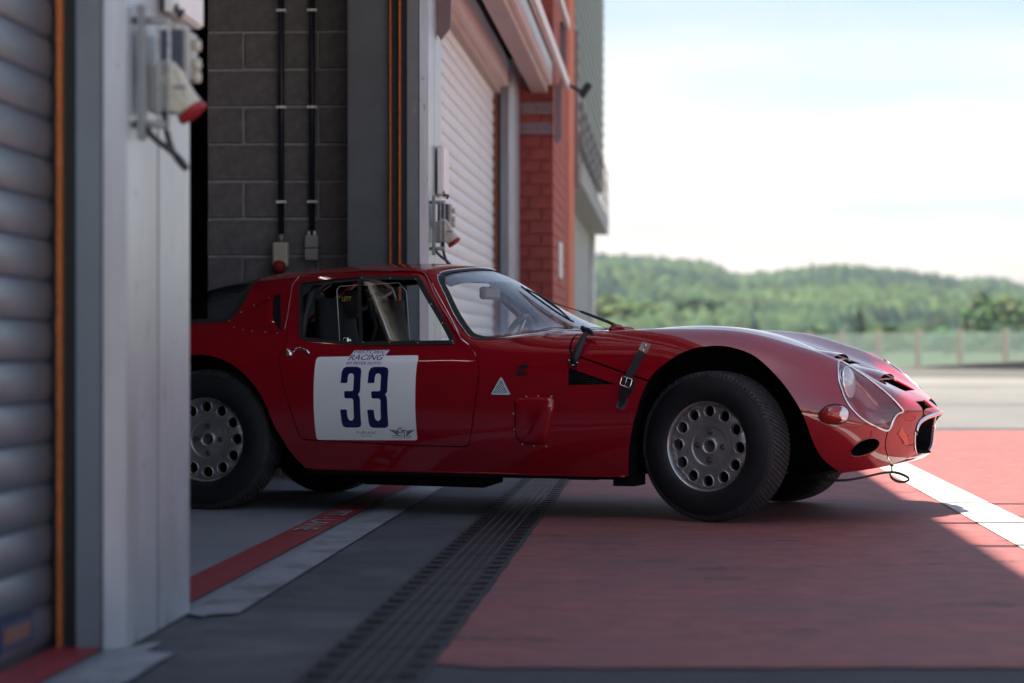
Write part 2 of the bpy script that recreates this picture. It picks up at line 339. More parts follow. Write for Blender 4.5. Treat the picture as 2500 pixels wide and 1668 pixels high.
# ---- drain channel with cast grates
m_iron = material('cast_iron', (.006, .0065, .008), .55, .2, noise=.5, nscale=20, bump=.3, bscale=150)
m_ironedge = material('iron_edge', (.11, .115, .12), .55, .3, noise=.3, nscale=40)
m_chan = material('channel_concrete', (.030, .032, .036), .85, noise=.3, nscale=10)
dv0, dv1 = bv(-.765), bv(-.510); DR = bempty('drain_channel', (dv0+dv1)/2, 0); tag(DR, 'long dark slotted iron drain running along the pit lane edge', 'drain')
fr = MB(); hw = (dv1-dv0)/2
fr.box(-hw, -hw+.012, 2, 32, -.05, .002); fr.box(hw-.012, hw, 2, 32, -.05, .002); fr.box(-hw, hw, 2, 32, -.07, -.05); fr.build('channel_frame', m_chan, DR)
gm = MB(); GL = .5
for k in range(6): gm.box(-.075+.030*k-.009, -.075+.030*k+.009, .006, GL-.006, -.03, .0)
for s in (-1, 1):
    gm.box(min(s*.079, s*.112), max(s*.079, s*.112), .004, GL-.004, -.03, -.0005)
    for k in range(3): gm.box(min(s*.078, s*.113), max(s*.078, s*.113), .02+k*.167, .105+k*.167, -.028, .003)
for u in (.0, .49): gm.box(-.112, .112, u+.001, u+.009, -.032, -.006)
gmesh = gm.mesh(m_iron)
em = MB(); tm = MB()
for k in range(5): em.box(-.075+.030*k+.013, -.075+.030*k+.017, .01, GL-.01, -.03, .0015)
for s in (-1, 1):
    for k in range(3): tm.box(min(s*.1135, s*.1175), max(s*.1135, s*.1175), .02+k*.167, .105+k*.167, -.02, .0045); tm.box(min(s*.078, s*.113), max(s*.078, s*.113), .105+k*.167, .112+k*.167, -.02, .004)
emesh = em.mesh(m_ironedge); tmesh = tm.mesh(m_chan)
for i in range(44):
    o = bpy.data.objects.new('grate', gmesh); link(o, DR); o.location = (0, 3+i*GL, 0)
    e = bpy.data.objects.new('grate_edge', emesh); link(e, o); e['kind'] = 'stuff'; e = bpy.data.objects.new('grate_tooth_rim', tmesh); link(e, o); e['kind'] = 'stuff'
# ================================================================= PIT BUILDING
m_conc = material('dark_column_concrete', (.11, .125, .14), .8, noise=.2, nscale=3, bump=.25, bscale=90); wear(m_conc, (.09, .10, .11), 4, .5, .8, (1, 1, .3), 8, .6)
m_clad = material('galvanised_cladding', (.39, .42, .46), .38, .35, noise=.16, nscale=5, stretch=(1, 1, .35), bump=.1, bscale=12); wear(m_clad, (.30, .305, .31), 4, .46, .70, (2.5, 2.5, .25), 10, .7); wear(m_clad, (.16, .16, .155), 14, .63, .67, (1, 1, .8), 6, .7)
m_cladd = material('dark_grey_cladding', (.21, .235, .26), .5, noise=.08, nscale=5); wear(m_cladd, (.12, .135, .15), 3, .45, .7, (1, 1, .3), 9, .6); wear(m_cladd, (.40, .42, .34), 9, .66, .70, (1, 1, .6), 7, .5)  # pillar front in a darker grey than the corner panels
m_rail = material('dark_guide_rail', (.020, .026, .032), .5, .3)
m_brush = material('orange_rust_brush', (.50, .135, .03), .7, noise=.3, nscale=60)
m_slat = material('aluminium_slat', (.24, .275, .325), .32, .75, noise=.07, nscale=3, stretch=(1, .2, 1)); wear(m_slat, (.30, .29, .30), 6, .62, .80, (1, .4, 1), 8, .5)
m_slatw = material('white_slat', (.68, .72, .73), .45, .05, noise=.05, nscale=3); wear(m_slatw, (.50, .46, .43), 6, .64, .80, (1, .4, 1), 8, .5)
m_block = material('concrete_block', (.160, .152, .160), .9, noise=.25, nscale=18, bump=.9, bscale=120)
m_mortar = material('mortar', (.33, .33, .35), .9, noise=.2, nscale=30, bump=.5, bscale=150)
m_brick = material('red_brick', (.25, .052, .042), .75, noise=.35, nscale=3, bump=.5, bscale=90)
m_brickm = material('brick_mortar', (.34, .085, .065), .85, noise=.2, nscale=20)
m_litbrick = material('bounce_lit_brick', (.62, .16, .075), .75, noise=.15, nscale=4)  # orange of the ground's bounce light painted into the brick colour
m_beam = material('painted_canopy_steel', (.42, .36, .34), .5, .1, noise=.08, nscale=3)
m_beamw = material('white_canopy_steel', (.70, .66, .63), .45, .1, noise=.06, nscale=3)
m_plate = material('mauve_steel_plate', (.20, .145, .155), .5, .2, noise=.08, nscale=5)
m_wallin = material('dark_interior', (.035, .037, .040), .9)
m_panel = material('corrugated_panel', (.22, .245, .225), .5, .2, noise=.08, nscale=1.5)
m_conl = material('pale_concrete', (.42, .41, .38), .85, noise=.12, nscale=2, bump=.2, bscale=30)
BLD = bempty('pit_building', -2, 12); tag(BLD, 'pit garage building with red brick pier, steel canopy and pale upper cladding', 'building')
def bp(name, mb, mat, parent=None, bevel=0):
    """mesh given in building coordinates"""
    mb.V = [(v[0]+2, v[1]-12, v[2]) for v in mb.V]
    return mb.build(name, mat, parent or BLD, bevel)
PF = -1.2325*CA                           # outer face of the pillars
def pillar(u, first):
    M = []
    a = MB(); a.prism([(PF-.105, u), (PF-.046, u-.004), (PF-.046, u+.06), (PF-.105, u+.06)], 'z', 0, 3.0); col = bp('pillar', a, m_cladd)
    b = MB(); b.prism([(PF-.044, u-.004), (PF-.040, u-.008), (PF, u+.045), (PF, u+.38), (PF-.04, u+.38), (PF-.044, u+.05)], 'z', .002, 3.0); bp('corner_panel', b, m_clad, col)
    b = MB(); b.box(PF-.05, PF-.001, u+.405, u+PLEN, .002, 3.0); bp('side_panel', b, m_clad, col)
    b = MB(); b.box(PF-.05, PF-.014, u+.381, u+.404, .0, 3.0); bp('panel_joint', b, m_rail, col)
    for s, (ua, ub) in ((0, (u-.0, u+.06)), (1, (u+PLEN-.06, u+PLEN))):
        b = MB(); b.box(PF-.137, PF-.106, ua+.012, ub-.012, 0, 2.72); bp('guide_rail', b, m_rail, col)
        b = MB(); b.box(PF-.148, PF-.138, ua-.006, ub+.006, 0, 2.72); b.box(PF-.196, PF-.188, ua-.002, ub+.002, 0, 2.72); bp('brush_seal', b, m_brush, col)
        b = MB(); b.box(PF-.187, PF-.149, ua+.022, ub-.012, 0, 2.72); bp('guide_rail', b, m_rail, col)
    b = MB(); b.box(PF-.42, PF-.198, u+.03, u+PLEN-.03, 0, 3.0); bp('column', b, m_conc, col, .008)
    b = MB(); b.box(PF-.196, PF-.051, u+.065, u+PLEN-.065, 0, 2.9); bp('pillar_core', b, m_conc, col)
    return col
for i, u in enumerate(P_U): pillar(u, i == 3)
# concrete block wall dividing the garages (each block its own piece)
def block_wall(u, v0, v1, zmax):
    core = MB(); core.box(v0+.004, v1, u+.006, u+.19, 0, zmax); wall = bp('dividing_wall', core, m_mortar)
    bm_ = MB(); bm_.cbox((0, 0, 0), (.386, .014, .184)); full = bm_.mesh(m_block)
    bm2 = bmesh.new(); bm2.from_mesh(full); bmesh.ops.bevel(bm2, geom=bm2.edges[:], offset=.005, segments=1, affect='EDGES'); bm2.to_mesh(full); bm2.free()
    hm = MB(); hm.cbox((0, 0, 0), (.184, .020, .186)); half = hm.mesh(m_block)
    bm2 = bmesh.new(); bm2.from_mesh(half); bmesh.ops.bevel(bm2, geom=bm2.edges[:], offset=.005, segments=1, affect='EDGES'); bm2.to_mesh(half); bm2.free()
    rows = int(zmax/.1985); vj = v0+.21
    for r in range(rows):
        z = .083+.1985*r+.0993-.10
        segs = []
        if r % 2 == 0: segs = [(v0+.002, v0+.388), (v0+.402, v0+.788)]
        else: segs = [(v0+.002, v0+.190), (v0+.204, v0+.590), (v0+.604, v0+.790)]
        for a, b in segs:
            o = bpy.data.objects.new('concrete_block', full if b-a > .3 else half); link(o, wall)
            o.location = ((a+b)/2+2+random.uniform(-.002, .002), u-12+.002+random.uniform(-.002, .002), z+random.uniform(-.0015, .0015)); o.scale = ((b-a)/(.384 if b-a > .3 else .184), 1, 1)
    return wall
WALL_U = bu(-2, 12.86); block_wall(WALL_U, -2.455*CA, PF-.421, 3.0)
# interior: ceiling, back wall, side walls, plinth
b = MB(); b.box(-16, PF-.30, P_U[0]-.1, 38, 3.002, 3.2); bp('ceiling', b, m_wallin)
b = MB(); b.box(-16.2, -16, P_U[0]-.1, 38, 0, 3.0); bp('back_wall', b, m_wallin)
for u in (P_U[1]+.30, P_U[0]+.30, P_U[3]+.30):
    b = MB(); b.box(-15.99, PF-.425, u, u+.2, .001, 3.0); bp('inner_wall', b, m_conc)
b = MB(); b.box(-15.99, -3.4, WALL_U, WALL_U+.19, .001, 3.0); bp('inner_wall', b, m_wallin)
# lintel and upper floors
for i in range(3):
    b = MB(); b.box(PF-.20, PF-.105, P_U[i]+PLEN-.06, P_U[i+1]+.06, 2.725, 3.0); bp('lintel', b, m_beam)
    b = MB(); b.box(PF-.104, PF-.045, P_U[i]+PLEN-.001, P_U[i+1]+.001, 2.78, 3.0); bp('lintel_trim', b, m_beamw)
UB = bu(-.96, 24.8)
b = MB(); b.box(-16, PF-.03, P_U[0]-.1, UB, 3.202, 6.5); bp('upper_wall', b, material('upper_brick', (.10, .022, .020), .8, noise=.2, nscale=3))
b = MB(); b.box(-16.3, -.966*CA, P_U[0]-.3, bu(-.95, 36)+.1, 6.5, 6.72); bp('roof', b, m_conl)
b = MB(); b.box(-16, bv(-2.40), P_U[0]-.1, bu(-.95, 36)-.5, 6.72, 11.4); bp('added_top_block', b, material('added_block_dark', (.10, .10, .105), .6))  # unseen set-back block, added to shut out sky and darken reflections
# brick pier projecting after the third pillar
pu0, pu1 = bu(-1, 20.2), UB; pv0, pv1 = PF-.03, -.958*CA
b = MB(); b.box(pv0, pv1-.012, pu0+.02, pu1-.3, 0, 6.49); PIER = bp('brick_pier', b, m_brickm)
bkm = MB(); bkm.cbox((0, 0, 0), (.2, .024, .093)); bk = bkm.mesh(m_brick); hkm = MB(); hkm.cbox((0, 0, 0), (.096, .024, .093)); hk = hkm.mesh(m_brick)
bw = (pv1-pv0); r = 0; z = .055
while z < 2.9:
    segs = [(pv0, pv0+.68*bw), (pv0+.68*bw, pv1)] if r % 2 else [(pv0, pv0+.34*bw), (pv0+.34*bw, pv1)]
    for a, c_ in segs:
        o = bpy.data.objects.new('brick', bk); link(o, PIER); o.location = ((a+c_)/2+2, pu0-12+.008+random.uniform(-.0015, .0015), z); o.scale = ((c_-a-.010)/.2, 1, 1)
    z += .1025; r += 1
# long side of the pier: courses as one part (too small to tell apart)
sm = MB(); z = .055; r = 0
while z < 6.4:
    u = pu0+.004-(.1 if r % 2 else 0)
    while u < pu0+2.6:
        sm.box(pv1-.012, pv1, max(u, pu0+.022), min(u+.2, pu0+2.6), z-.0465, z+.0465); u += .21
    z += .1025; r += 1
so = bp('side_brickwork', sm, material('lit_side_brick', (.40, .085, .06), .75, noise=.2, nscale=4), PIER); so['kind'] = 'stuff'  # side brick coloured brighter and more orange to stand for sky and bounce light
b = MB(); b.box(pv0, pv1-.10, pu0+2.61, pu0+3.15, .0, 6.48); bp('recess', b, material('dark_red_recess', (.14, .02, .02), .8), PIER)
b = MB(); b.box(pv0, pv1+.004, pu0+3.16, pu1-.02, .0, 6.48); bp('bounce_lit_corner', b, m_litbrick, PIER, .01)
for (z0, z1) in ((2.64, 2.735), (2.47, 2.57)):
    b = MB(); b.box(pv0+.008, pv1-.004, pu0-.020, pu0-.0045, z0, z1); pl = bp('steel_band', b, m_plate, PIER)
    for vv in (.045, .17, .25):
        k = MB(); k.cbox((pv0+vv, pu0-.022, (z0+z1)/2), (.012, .008, .012)); bp('band_bolt', k, m_rail, PIER)
b = MB(); b.box(pv1+.003, pv1+.018, pu0+.9, pu0+1.45, 1.30, 1.62); bp('notice_board', b, m_beamw, PIER)
# canopy: beams along the front
for (w0, w1, z0, z1, y0, y1, mt) in ((-1.135, -1.00, 2.81, 3.00, -1.4, 20.15, m_beam), (-1.0, -.955, 2.86, 3.05, -1.4, 20.0, m_beamw), (-.875, -.835, 2.88, 2.97, -1.4, 20.6, m_beamw), (-.86, -.82, 3.36, 3.44, -1.4, 20.3, m_beamw), (-1.18, -.90, 3.06, 3.10, -1.4, 19.9, m_plate)):
    b = MB(); b.box(bv(w0), bv(w1), y0, y1, z0, z1); bp('canopy_beam', b, mt, None, .006)
for k, y in enumerate((20.12, 13.2, 6.3, -.6)):
    b = MB(); b.box(bv(-.90), bv(-.845), y, y+.04, 2.885, 3.40); bp('canopy_post', b, m_plate)
b = MB(); b.prism([(bv(-.944), 2.88), (bv(-.944), 2.41), (bv(-.925), 2.38), (bv(-.882), 2.43), (bv(-.882), 2.88)], 'y', pu0-.06, pu0-.025); bp('bracket_plate', b, m_plate)
for k in (1, 2):
    uu = P_U[k]+.50
    b = MB(); b.prism([(PF+.002, 2.9), (PF+.002, 2.36), (PF+.02, 2.33), (PF+.075, 2.40), (PF+.075, 2.9)], 'y', uu, uu+.04); bp('bracket_plate', b, m_plate)
# far end: corrugated upper floors, balcony
ue = bu(-.95, 36.2)
sec = []; z = 3.0
b = MB(); v_o = -.95*CA
while z < 6.48:
    b.prism([(v_o-.09, z), (v_o, z+.02), (v_o, z+.09), (v_o-.05, z+.11), (v_o-.05, z+.16), (v_o-.09, z+.16)], 'y', UB, ue); z += .1605
bp('corrugated_cladding', b, m_panel)
b = MB(); b.box(-16, v_o-.088, UB, ue-.01, 2.6, 6.49); bp('end_block', b, m_panel)
b = MB(); b.box(-16, -1.16, UB-.28, ue-.05, 0, 2.599); bp('end_wall', b, m_conl)
b = MB(); b.box(-1.159, -.885*CA, UB+.1, ue, 2.38, 2.52); BAL = bp('balcony_slab', b, m_conl)
b = MB(); b.box(-.905*CA, -.880*CA, UB+.1, ue, 2.521, 2.60); bp('balcony_kerb', b, m_conl, BAL)
for k in range(10):
    u = UB+.4+k*(ue-UB-.5)/9; p = MB(); p.box(-.90*CA, -.885*CA, u, u+.05, 2.60, 3.28); bp('railing_post', p, m_plate, BAL)
for z in (2.8, 3.0, 3.26):
    p = MB(); p.box(-.898*CA, -.887*CA, UB+.3, ue, z, z+.03); bp('railing_bar', p, m_plate, BAL)
b = MB(); b.tube([(-1.13, ue-.2, 0), (-1.13, ue-.2, 2.38)], .055, 10); bp('downpipe', b, m_beamw)
b = MB(); b.box(-.96*CA, -.925*CA, UB+.06, UB+.30, 2.35, 3.95); bp('banner_board', b, material('mauve_board', (.26, .15, .15), .6))
# roof outriggers (their shadows fall across the lane line)
for y in (8.15, 6.95, 5.85):
    b = MB(); b.box(-.965*CA, .9, y-.03, y+.03, 6.60, 6.66); bp('roof_outrigger', b, m_plate)
# ---- roller shutters (each slat a part)
def shutter(u0, u1, mat, label, small=False, sign=False):
    S = bempty('roller_shutter', PF-.163, u0); tag(S, label, 'shutter', 'closed roller shutters along the pit garages')
    h = .0912; n = 30; Ln = u1-u0; c_ = MB(); prof = []
    for k in range(9):
        t = k/8; prof.append((-.004+.008*math.sin(math.pi*t)**.7, t*(h-.007)))
    prof += [(-.006, h-.007), (-.012, h+.0), (-.012, 0)]
    c_.prism(prof, 'y', 0, Ln); me = c_.mesh(mat)
    me.shade_smooth(); me.set_sharp_from_angle(angle=math.radians(35))
    for i in range(n):
        o = bpy.data.objects.new('slat', me); link(o, S); o.location = (0, 0, .02+h*i)
    b = MB(); b.box(-.010, .004, 0, Ln, .0, .0199); b.build('bottom_rail', m_rail, S)
    return S
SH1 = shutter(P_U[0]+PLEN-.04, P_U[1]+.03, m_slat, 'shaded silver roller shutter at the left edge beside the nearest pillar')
shutter(P_U[2]+PLEN-.04, P_U[3]+.03, m_slatw, 'pale roller shutter behind the roof of the red car')
lb = MB(); lb.box(PF-.160, PF-.1505, P_U[1]-.46, P_U[1]-.20, .048, .112); lb.V = [(v[0], v[1], v[2]) for v in lb.V]
o = lb.build('warning_label', material('label_blue', (.012, .03, .09), .4)); o.location = (0, 0, 0)
o.data.transform(Matrix.Rotation(-FA, 4, 'Z')); tag(o, 'small blue label with orange print low on the left shutter', 'label')
lm = MB(); lm.box(PF-.1503, PF-.1495, P_U[1]-.435, P_U[1]-.225, .062, .098); o2 = lm.build('label_print', material('label_orange', (.16, .07, .05), .5), o); o2.data.transform(Matrix.Rotation(-FA, 4, 'Z'))
# ---- power outlets on the pillars
m_beige = material('beige_plastic', (.52, .49, .40), .45); m_redplastic = material('red_plastic', (.30, .015, .02), .4); m_boxw = material('white_box', (.80, .78, .77), .5, noise=.05, nscale=8)
m_navybox = material('slate_box', (.06, .075, .105), .5); m_cable = material('cable', (.02, .024, .03), .5); m_galv = material('galvanised', (.26, .27, .28), .45, .5)
def outlet(u, which):
    R = lambda: bempty('x', 0, 0)
    E1 = bempty('socket_rail', PF, u+.10, 0); tag(E1, 'galvanised rail holding a power socket on the '+which, 'rail')
    r = MB(); r.box(.012, .030, .0, .030, 1.165, 1.475); r.build('strut', m_galv, E1, .002)
    for z in (1.44, 1.20):
        r = MB(); r.tube([(.0, .015, z), (.075, .015, z)], .009, 8); r.build('spacer', m_galv, E1)
    r = MB(); r.box(.052, .056, .03, .05, 1.19, 1.45); r.box(.070, .074, .06, .08, 1.19, 1.45); r.build('perforated_strip', m_steelw, E1)
    E2 = bempty('power_socket', PF+.02, u+.17, 0); tag(E2, 'beige angled power socket with red ring on the '+which, 'socket')
    r = MB(); r.box(.0, .052, .0, .085, 1.235, 1.345); r.build('back_box', m_boxg, E2, .006)
    ax = Vector((.62, -.05, -.80)).normalized(); p0 = Vector((.044, .04, 1.308)); M = Matrix.Translation(p0) @ ax.to_track_quat('Z', 'Y').to_matrix().to_4x4()
    r = MB(); r.lathe([(-.045,.028),(-.03,.040),(.0,.042),(.055,.034),(.086,.035),(.088,.030)], 20, 'z', M); r.prism([(.050, 1.238), (.050, 1.342), (.072, 1.338), (.100, 1.268), (.074, 1.232)], 'y', .004, .080); r.build('socket_body', m_beige, E2, .004)
    r = MB(); r.lathe([(.084,.0355),(.092,.038),(.097,.0375),(.099,.032),(.097,.0005)], 20, 'z', M); r.build('red_ring', m_redplastic, E2)
    r = MB(); r.box(.062, .092, -.0015, .0035, 1.288, 1.296); r.build('name_plate', m_galv, E2)
    E3 = bempty('switch_box', PF+.016, u+.285, 0); tag(E3, 'dark switch box with round buttons above the socket on the '+which, 'switch box')
    r = MB(); r.box(.008, .065, .0, .12, 1.325, 1.442); r.build('case', m_navybox, E3, .004)
    r = MB(); r.box(.0655, .078, .0, .12, 1.325, 1.442); r.build('lid', m_boxg, E3, .003)
    for z in (1.41, 1.365, 1.335):
        r = MB(); r.tube([(.079, .06, z), (.096, .06, z)], .014, 12); r.build('button', m_beige, E3)
    r = MB(); r.tube([(.035, .05, 1.44), (.035, .05, 1.463)], .013, 10); r.build('cable_gland', m_beige, E3)
    E4 = bempty('junction_cabinet', PF+.012, u+.40, 0); tag(E4, 'white junction cabinet above the switch box on the '+which, 'cabinet')
    r = MB(); r.box(0, .026, .0, .33, 1.500, 1.76); r.build('cabinet_case', m_boxw, E4, .004)
    r = MB(); r.box(.0265, .034, .005, .325, 1.505, 1.755); r.build('cabinet_door', m_boxw, E4, .003)
    E5 = bempty('hanging_cable', PF+.03, u+.12, 0); tag(E5, 'dark looped cable below the power socket on the '+which, 'cable')
    r = MB(); r.tube(spline2([(.03,.06,1.235),(.035,.06,1.19),(.055,.07,1.13),(.075,.09,1.105),(.06,.07,1.13),(.02,.03,1.165),(.0,.0,1.19)], 30), .0075, 8); r.build('cable', m_cable, E5)
    r = MB(); r.tube(spline2([(.045,.15,1.47),(.05,.17,1.485),(.03,.2,1.49),(.02,.25,1.51)], 12), .006, 8); r.build('feed_cable', m_cable, E5)
m_steelw = material('perforated_steel', (.42, .42, .43), .4, .6, noise=.5, nscale=70); m_boxg = material('grey_box', (.36, .36, .35), .5)
outlet(P_U[1], 'nearest pillar'); outlet(P_U[2], 'pillar behind the car roof')
# ---- conduits and devices on the block wall
wu = WALL_U-.014
cvs = [(-2.045, 'left', 1.22, 'red'), (-1.880, 'right', 1.215, 'grey')]
for (w, sd_, zb, kd) in cvs:
    v = w; C = bempty('conduit', v, wu-.025, 0); tag(C, 'dark vertical conduit with clips on the block wall, %s one' % sd_, 'conduit')
    r = MB(); r.tube([(0, 0, zb+.06), (0, 0, 3.0)], .0155, 10); r.build('conduit_tube', material('conduit_blue_black', (.014, .018, .034), .45), C)
    for z in (1.46, 1.962, 2.475):
        r = MB(); r.box(-.026, .026, -.018, .012, z-.007, z+.007); r.build('clip', m_boxw, C)
D = bempty('wall_socket', -2.045, wu-.03); tag(D, 'pale wall socket with red lid at the foot of the left conduit', 'socket')
r = MB(); r.box(-.042, .042, -.04, .028, 1.115, 1.245); r.build('socket_case', m_beige, D, .012)
r = MB(); r.tube([(0, 0, 1.24), (0, 0, 1.29)], .018, 10); r.build('gland', m_galv, D)
M = Matrix.Translation((-.004, -.045, 1.112)) @ Vector((0, -.7, -.7)).normalized().to_track_quat('Z', 'Y').to_matrix().to_4x4(); r = MB(); r.lathe([(-.02,.033),(.012,.036),(.02,.034),(.022,.0005)], 18, 'z', M); r.build('red_lid', m_redplastic, D)
D = bempty('wall_switch', -1.880, wu-.03); tag(D, 'grey double switch box at the foot of the right conduit', 'switch')
for z0, z1 in ((1.15, 1.212), (1.216, 1.282)):
    r = MB(); r.box(-.036, .036, -.02, .028, z0, z1); r.build('switch_module', m_boxg, D, .005)
r = MB(); r.tube([(-.015, 0, 1.28), (-.015, 0, 1.305)], .010, 8); r.tube([(.012, 0, 1.28), (.012, 0, 1.305)], .010, 8); r.build('glands', m_boxw, D)
# small lamp on the canopy rail
LP = bempty('floodlight', bv(-.80), pu0+.4, 0); tag(LP, 'small black floodlight on a bracket at the canopy end', 'lamp')
r = MB(); r.tube([(-.05, 0, 2.93), (.06, 0, 2.87)], .014, 8); r.build('arm', m_rail, LP)
r = MB(); r.cbox((0, 0, 0), (.06, .10, .13), Matrix.Translation((.10, 0, 2.88)) @ Matrix.Rotation(.6, 4, 'Y')); r.build('lamp_head', m_rail, LP, .01)

# lit tubes under the garage ceiling (they show as thin streaks in the paintwork)
m_tube = bpy.data.materials.new('lit_tube'); m_tube.use_nodes = True; _e = m_tube.node_tree.nodes['Principled BSDF']; _e.inputs['Emission Color'].default_value = (1, .93, .84, 1); _e.inputs['Emission Strength'].default_value = 1.6
for i_, (v_, u_) in enumerate(((-2.3, 9.2), (-2.3, 11.4), (-4.4, 9.2), (-4.4, 11.4), (-6.5, 9.2))):
    q_ = ('first', 'second', 'third', 'fourth', 'fifth')[i_]
    CL = bempty('ceiling_light', v_, u_); tag(CL, 'lit tube lamp under the garage ceiling above the car, %s from the door' % q_, 'lamp', 'tube lamps under the garage ceiling')
    r = MB(); r.box(-.05, .05, -.8, .8, 2.93, 3.0); r.build('lamp_housing', m_boxw, CL)
    r = MB(); r.tube([(0, -.76, 2.905), (0, .76, 2.905)], .012, 8); r.build('lamp_tube', m_tube, CL)
# ================================================================= THE RACE CAR
# authored with +y towards the photographer; CM mirrors that into the right-handed car frame
CAR_YAW = math.radians(18.8)
CAR = empty('race_car', (.9982, 10.2238, 0), -CAR_YAW)
tag(CAR, 'low red vintage racing coupe with a white number 33 panel on its door', 'car')
class CM(MB):
    def add(s, V, F, smooth=False):
        return MB.add(s, [(v[0], -v[1], v[2]) for v in V], [tuple(reversed(f)) for f in F], smooth)
    def part(s, name, mat, parent=None, bevel=0, label=None):
        o = s.build(name, mat, parent or CAR, bevel)
        if label: o['label'] = label
        return o
# ---- materials
m_red = material('red_paint', (.27, .0025, .010), .50, 0, 1.0, .02)
_b = m_red.node_tree.nodes['Principled BSDF']; _b.inputs['Coat IOR'].default_value = 1.82
_n = m_red.node_tree.nodes; _l = m_red.node_tree.links; _tc = _n.new('ShaderNodeTexCoord'); _nz = _n.new('ShaderNodeTexNoise'); _nz.inputs['Scale'].default_value = 5; _nz.inputs['Detail'].default_value = 2
_bp = _n.new('ShaderNodeBump'); _bp.inputs['Strength'].default_value = .10; _bp.inputs['Distance'].default_value = .01          # hand-beaten panels are never quite flat
_l.new(_tc.outputs['Object'], _nz.inputs['Vector']); _l.new(_nz.outputs['Fac'], _bp.inputs['Height']); _l.new(_bp.outputs['Normal'], _b.inputs['Coat Normal'])
m_redin = material('red_paint_inside', (.20, .004, .009), .45, 0, .3)
m_black = material('black_trim', (.010, .011, .013), .45)
m_under = material('underbody_black', (.004, .004, .005), .85, spec=.15)
m_rubber = material('rubber', (.012, .013, .015), .55, noise=.3, nscale=30, bump=.15, bscale=300)
m_tyre = material('tyre_rubber', (.009, .010, .013), .58, noise=.35, nscale=14, bump=.2, bscale=400)
m_tread = material('tread_rubber', (.034, .032, .036), .75, noise=.3, nscale=30, bump=.3, bscale=500)
m_alloy = material('cast_alloy', (.47, .455, .465), .34, .75, noise=.25, nscale=9, bump=.12, bscale=240)
m_alloyd = material('dark_alloy', (.10, .10, .105), .6, .6)  # darker alloy for wheel nuts and hub bore
m_chrome = material('chrome', (.82, .83, .85), .09, 1)
m_steel = material('brushed_steel', (.55, .55, .56), .3, 1, noise=.12, nscale=60)
m_white = material('decal_white', (.88, .90, .90), .3, 0, .4)
m_white2 = material('decal_lilac_white', (.84, .83, .92), .3, 0, .4)
m_navy = material('decal_navy', (.008, .013, .085), .3, 0, .5)
m_grey_ink = material('decal_grey_ink', (.10, .11, .13), .4)
m_cyan = material('badge_border', (.42, .68, .72), .35)
m_orange = material('orange_lens', (.8, .18, .02), .15, 0, .5, trans=.3)
m_tip = material('clear_lens_tip', (.80, .78, .80), .12, .3, 1)
m_redlens = material('red_lens', (.30, .01, .008), .08, 0, 1)
m_arrow = material('arrow_orange', (.55, .030, .016), .3, 0, .8)
m_arrowline = material('arrow_outline', (.75, .14, .07), .3, 0, .8)
m_leather = material('strap_leather', (.016, .014, .017), .5, noise=.4, nscale=60, bump=.4, bscale=200)
m_fabric = material('seat_fabric', (.012, .012, .014), .85, bump=.3, bscale=300)
m_yellow = material('yellow_thread', (.72, .46, .06), .6)
m_redtube = material('red_tube', (.35, .02, .025), .3, 0, .5)
m_brown = material('wheel_leather', (.055, .03, .025), .5)
def glassmat(name, tint, rough=.0, refl=1.5):
    m = bpy.data.materials.new(name); m.use_nodes = True; nt = m.node_tree; nt.nodes.clear()
    o = nt.nodes.new('ShaderNodeOutputMaterial'); t = nt.nodes.new('ShaderNodeBsdfTransparent'); t.inputs['Color'].default_value = (*tint, 1)
    g = nt.nodes.new('ShaderNodeBsdfGlossy'); g.inputs['Roughness'].default_value = rough; f = nt.nodes.new('ShaderNodeFresnel')
    ge = nt.nodes.new('ShaderNodeNewGeometry'); mr = nt.nodes.new('ShaderNodeMapRange'); mr.inputs['To Min'].default_value = refl; mr.inputs['To Max'].default_value = 1/refl
    nt.links.new(ge.outputs['Backfacing'], mr.inputs['Value']); nt.links.new(mr.outputs['Result'], f.inputs['IOR'])   # same pane from either side
    mx = nt.nodes.new('ShaderNodeMixShader'); nt.links.new(f.outputs[0], mx.inputs[0]); nt.links.new(t.outputs[0], mx.inputs[1]); nt.links.new(g.outputs[0], mx.inputs[2]); nt.links.new(mx.outputs[0], o.inputs[0])
    return m
m_glass = glassmat('window_glass', (.955, .97, .97))
m_shield = glassmat('windshield_glass', (.955, .95, .935), refl=1.55)
m_rearglass = glassmat('rear_plexiglass', (.88, .92, .95), refl=1.6)
m_cover = glassmat('headlight_plexiglass', (.975, .98, .985), refl=1.5)
m_strip = material('sun_strip', (.012, .012, .016), .12, 0, 1)
m_mesh = material('vent_mesh', (.03, .032, .036), .5, .3)
# ---- surface, normals, lookups
NU, NV = 181, 131
GR = body_grid(NU, NV)
du = np.gradient(GR, axis=0); dv = np.gradient(GR, axis=1); NO = np.cross(du, dv); NO /= np.linalg.norm(NO, axis=-1)[..., None]
if NO[NU//2, NV//2, 2] < 0: NO = -NO
gv = [Vector(p) for p in GR.reshape(-1, 3)]; gn = [Vector(p) for p in NO.reshape(-1, 3)]
gf = [(i*NV+j, (i+1)*NV+j, (i+1)*NV+j+1, i*NV+j+1) for i in range(NU-1) for j in range(NV-1)]
BV = BVHTree.FromPolygons(gv, gf)
def nrm(idx, p):
    f = gf[idx]; w = poly_3d_calc([gv[i] for i in f], p); n = Vector((0, 0, 0))
    for i, a in zip(f, w): n += gn[i]*a
    return n.normalized()
def onside(x, z, off=0):
    h = BV.ray_cast(Vector((x, 3, z)), Vector((0, -1, 0)))
    if h[0] is None: h = BV.find_nearest(Vector((x, .7, z)))
    return h[0]+nrm(h[2], h[0])*off
def ontop(x, y, off=0):
    h = BV.ray_cast(Vector((x, y, 3)), Vector((0, 0, -1)))
    if h[0] is None: h = BV.find_nearest(Vector((x, y, .6)))
    return h[0]+nrm(h[2], h[0])*off
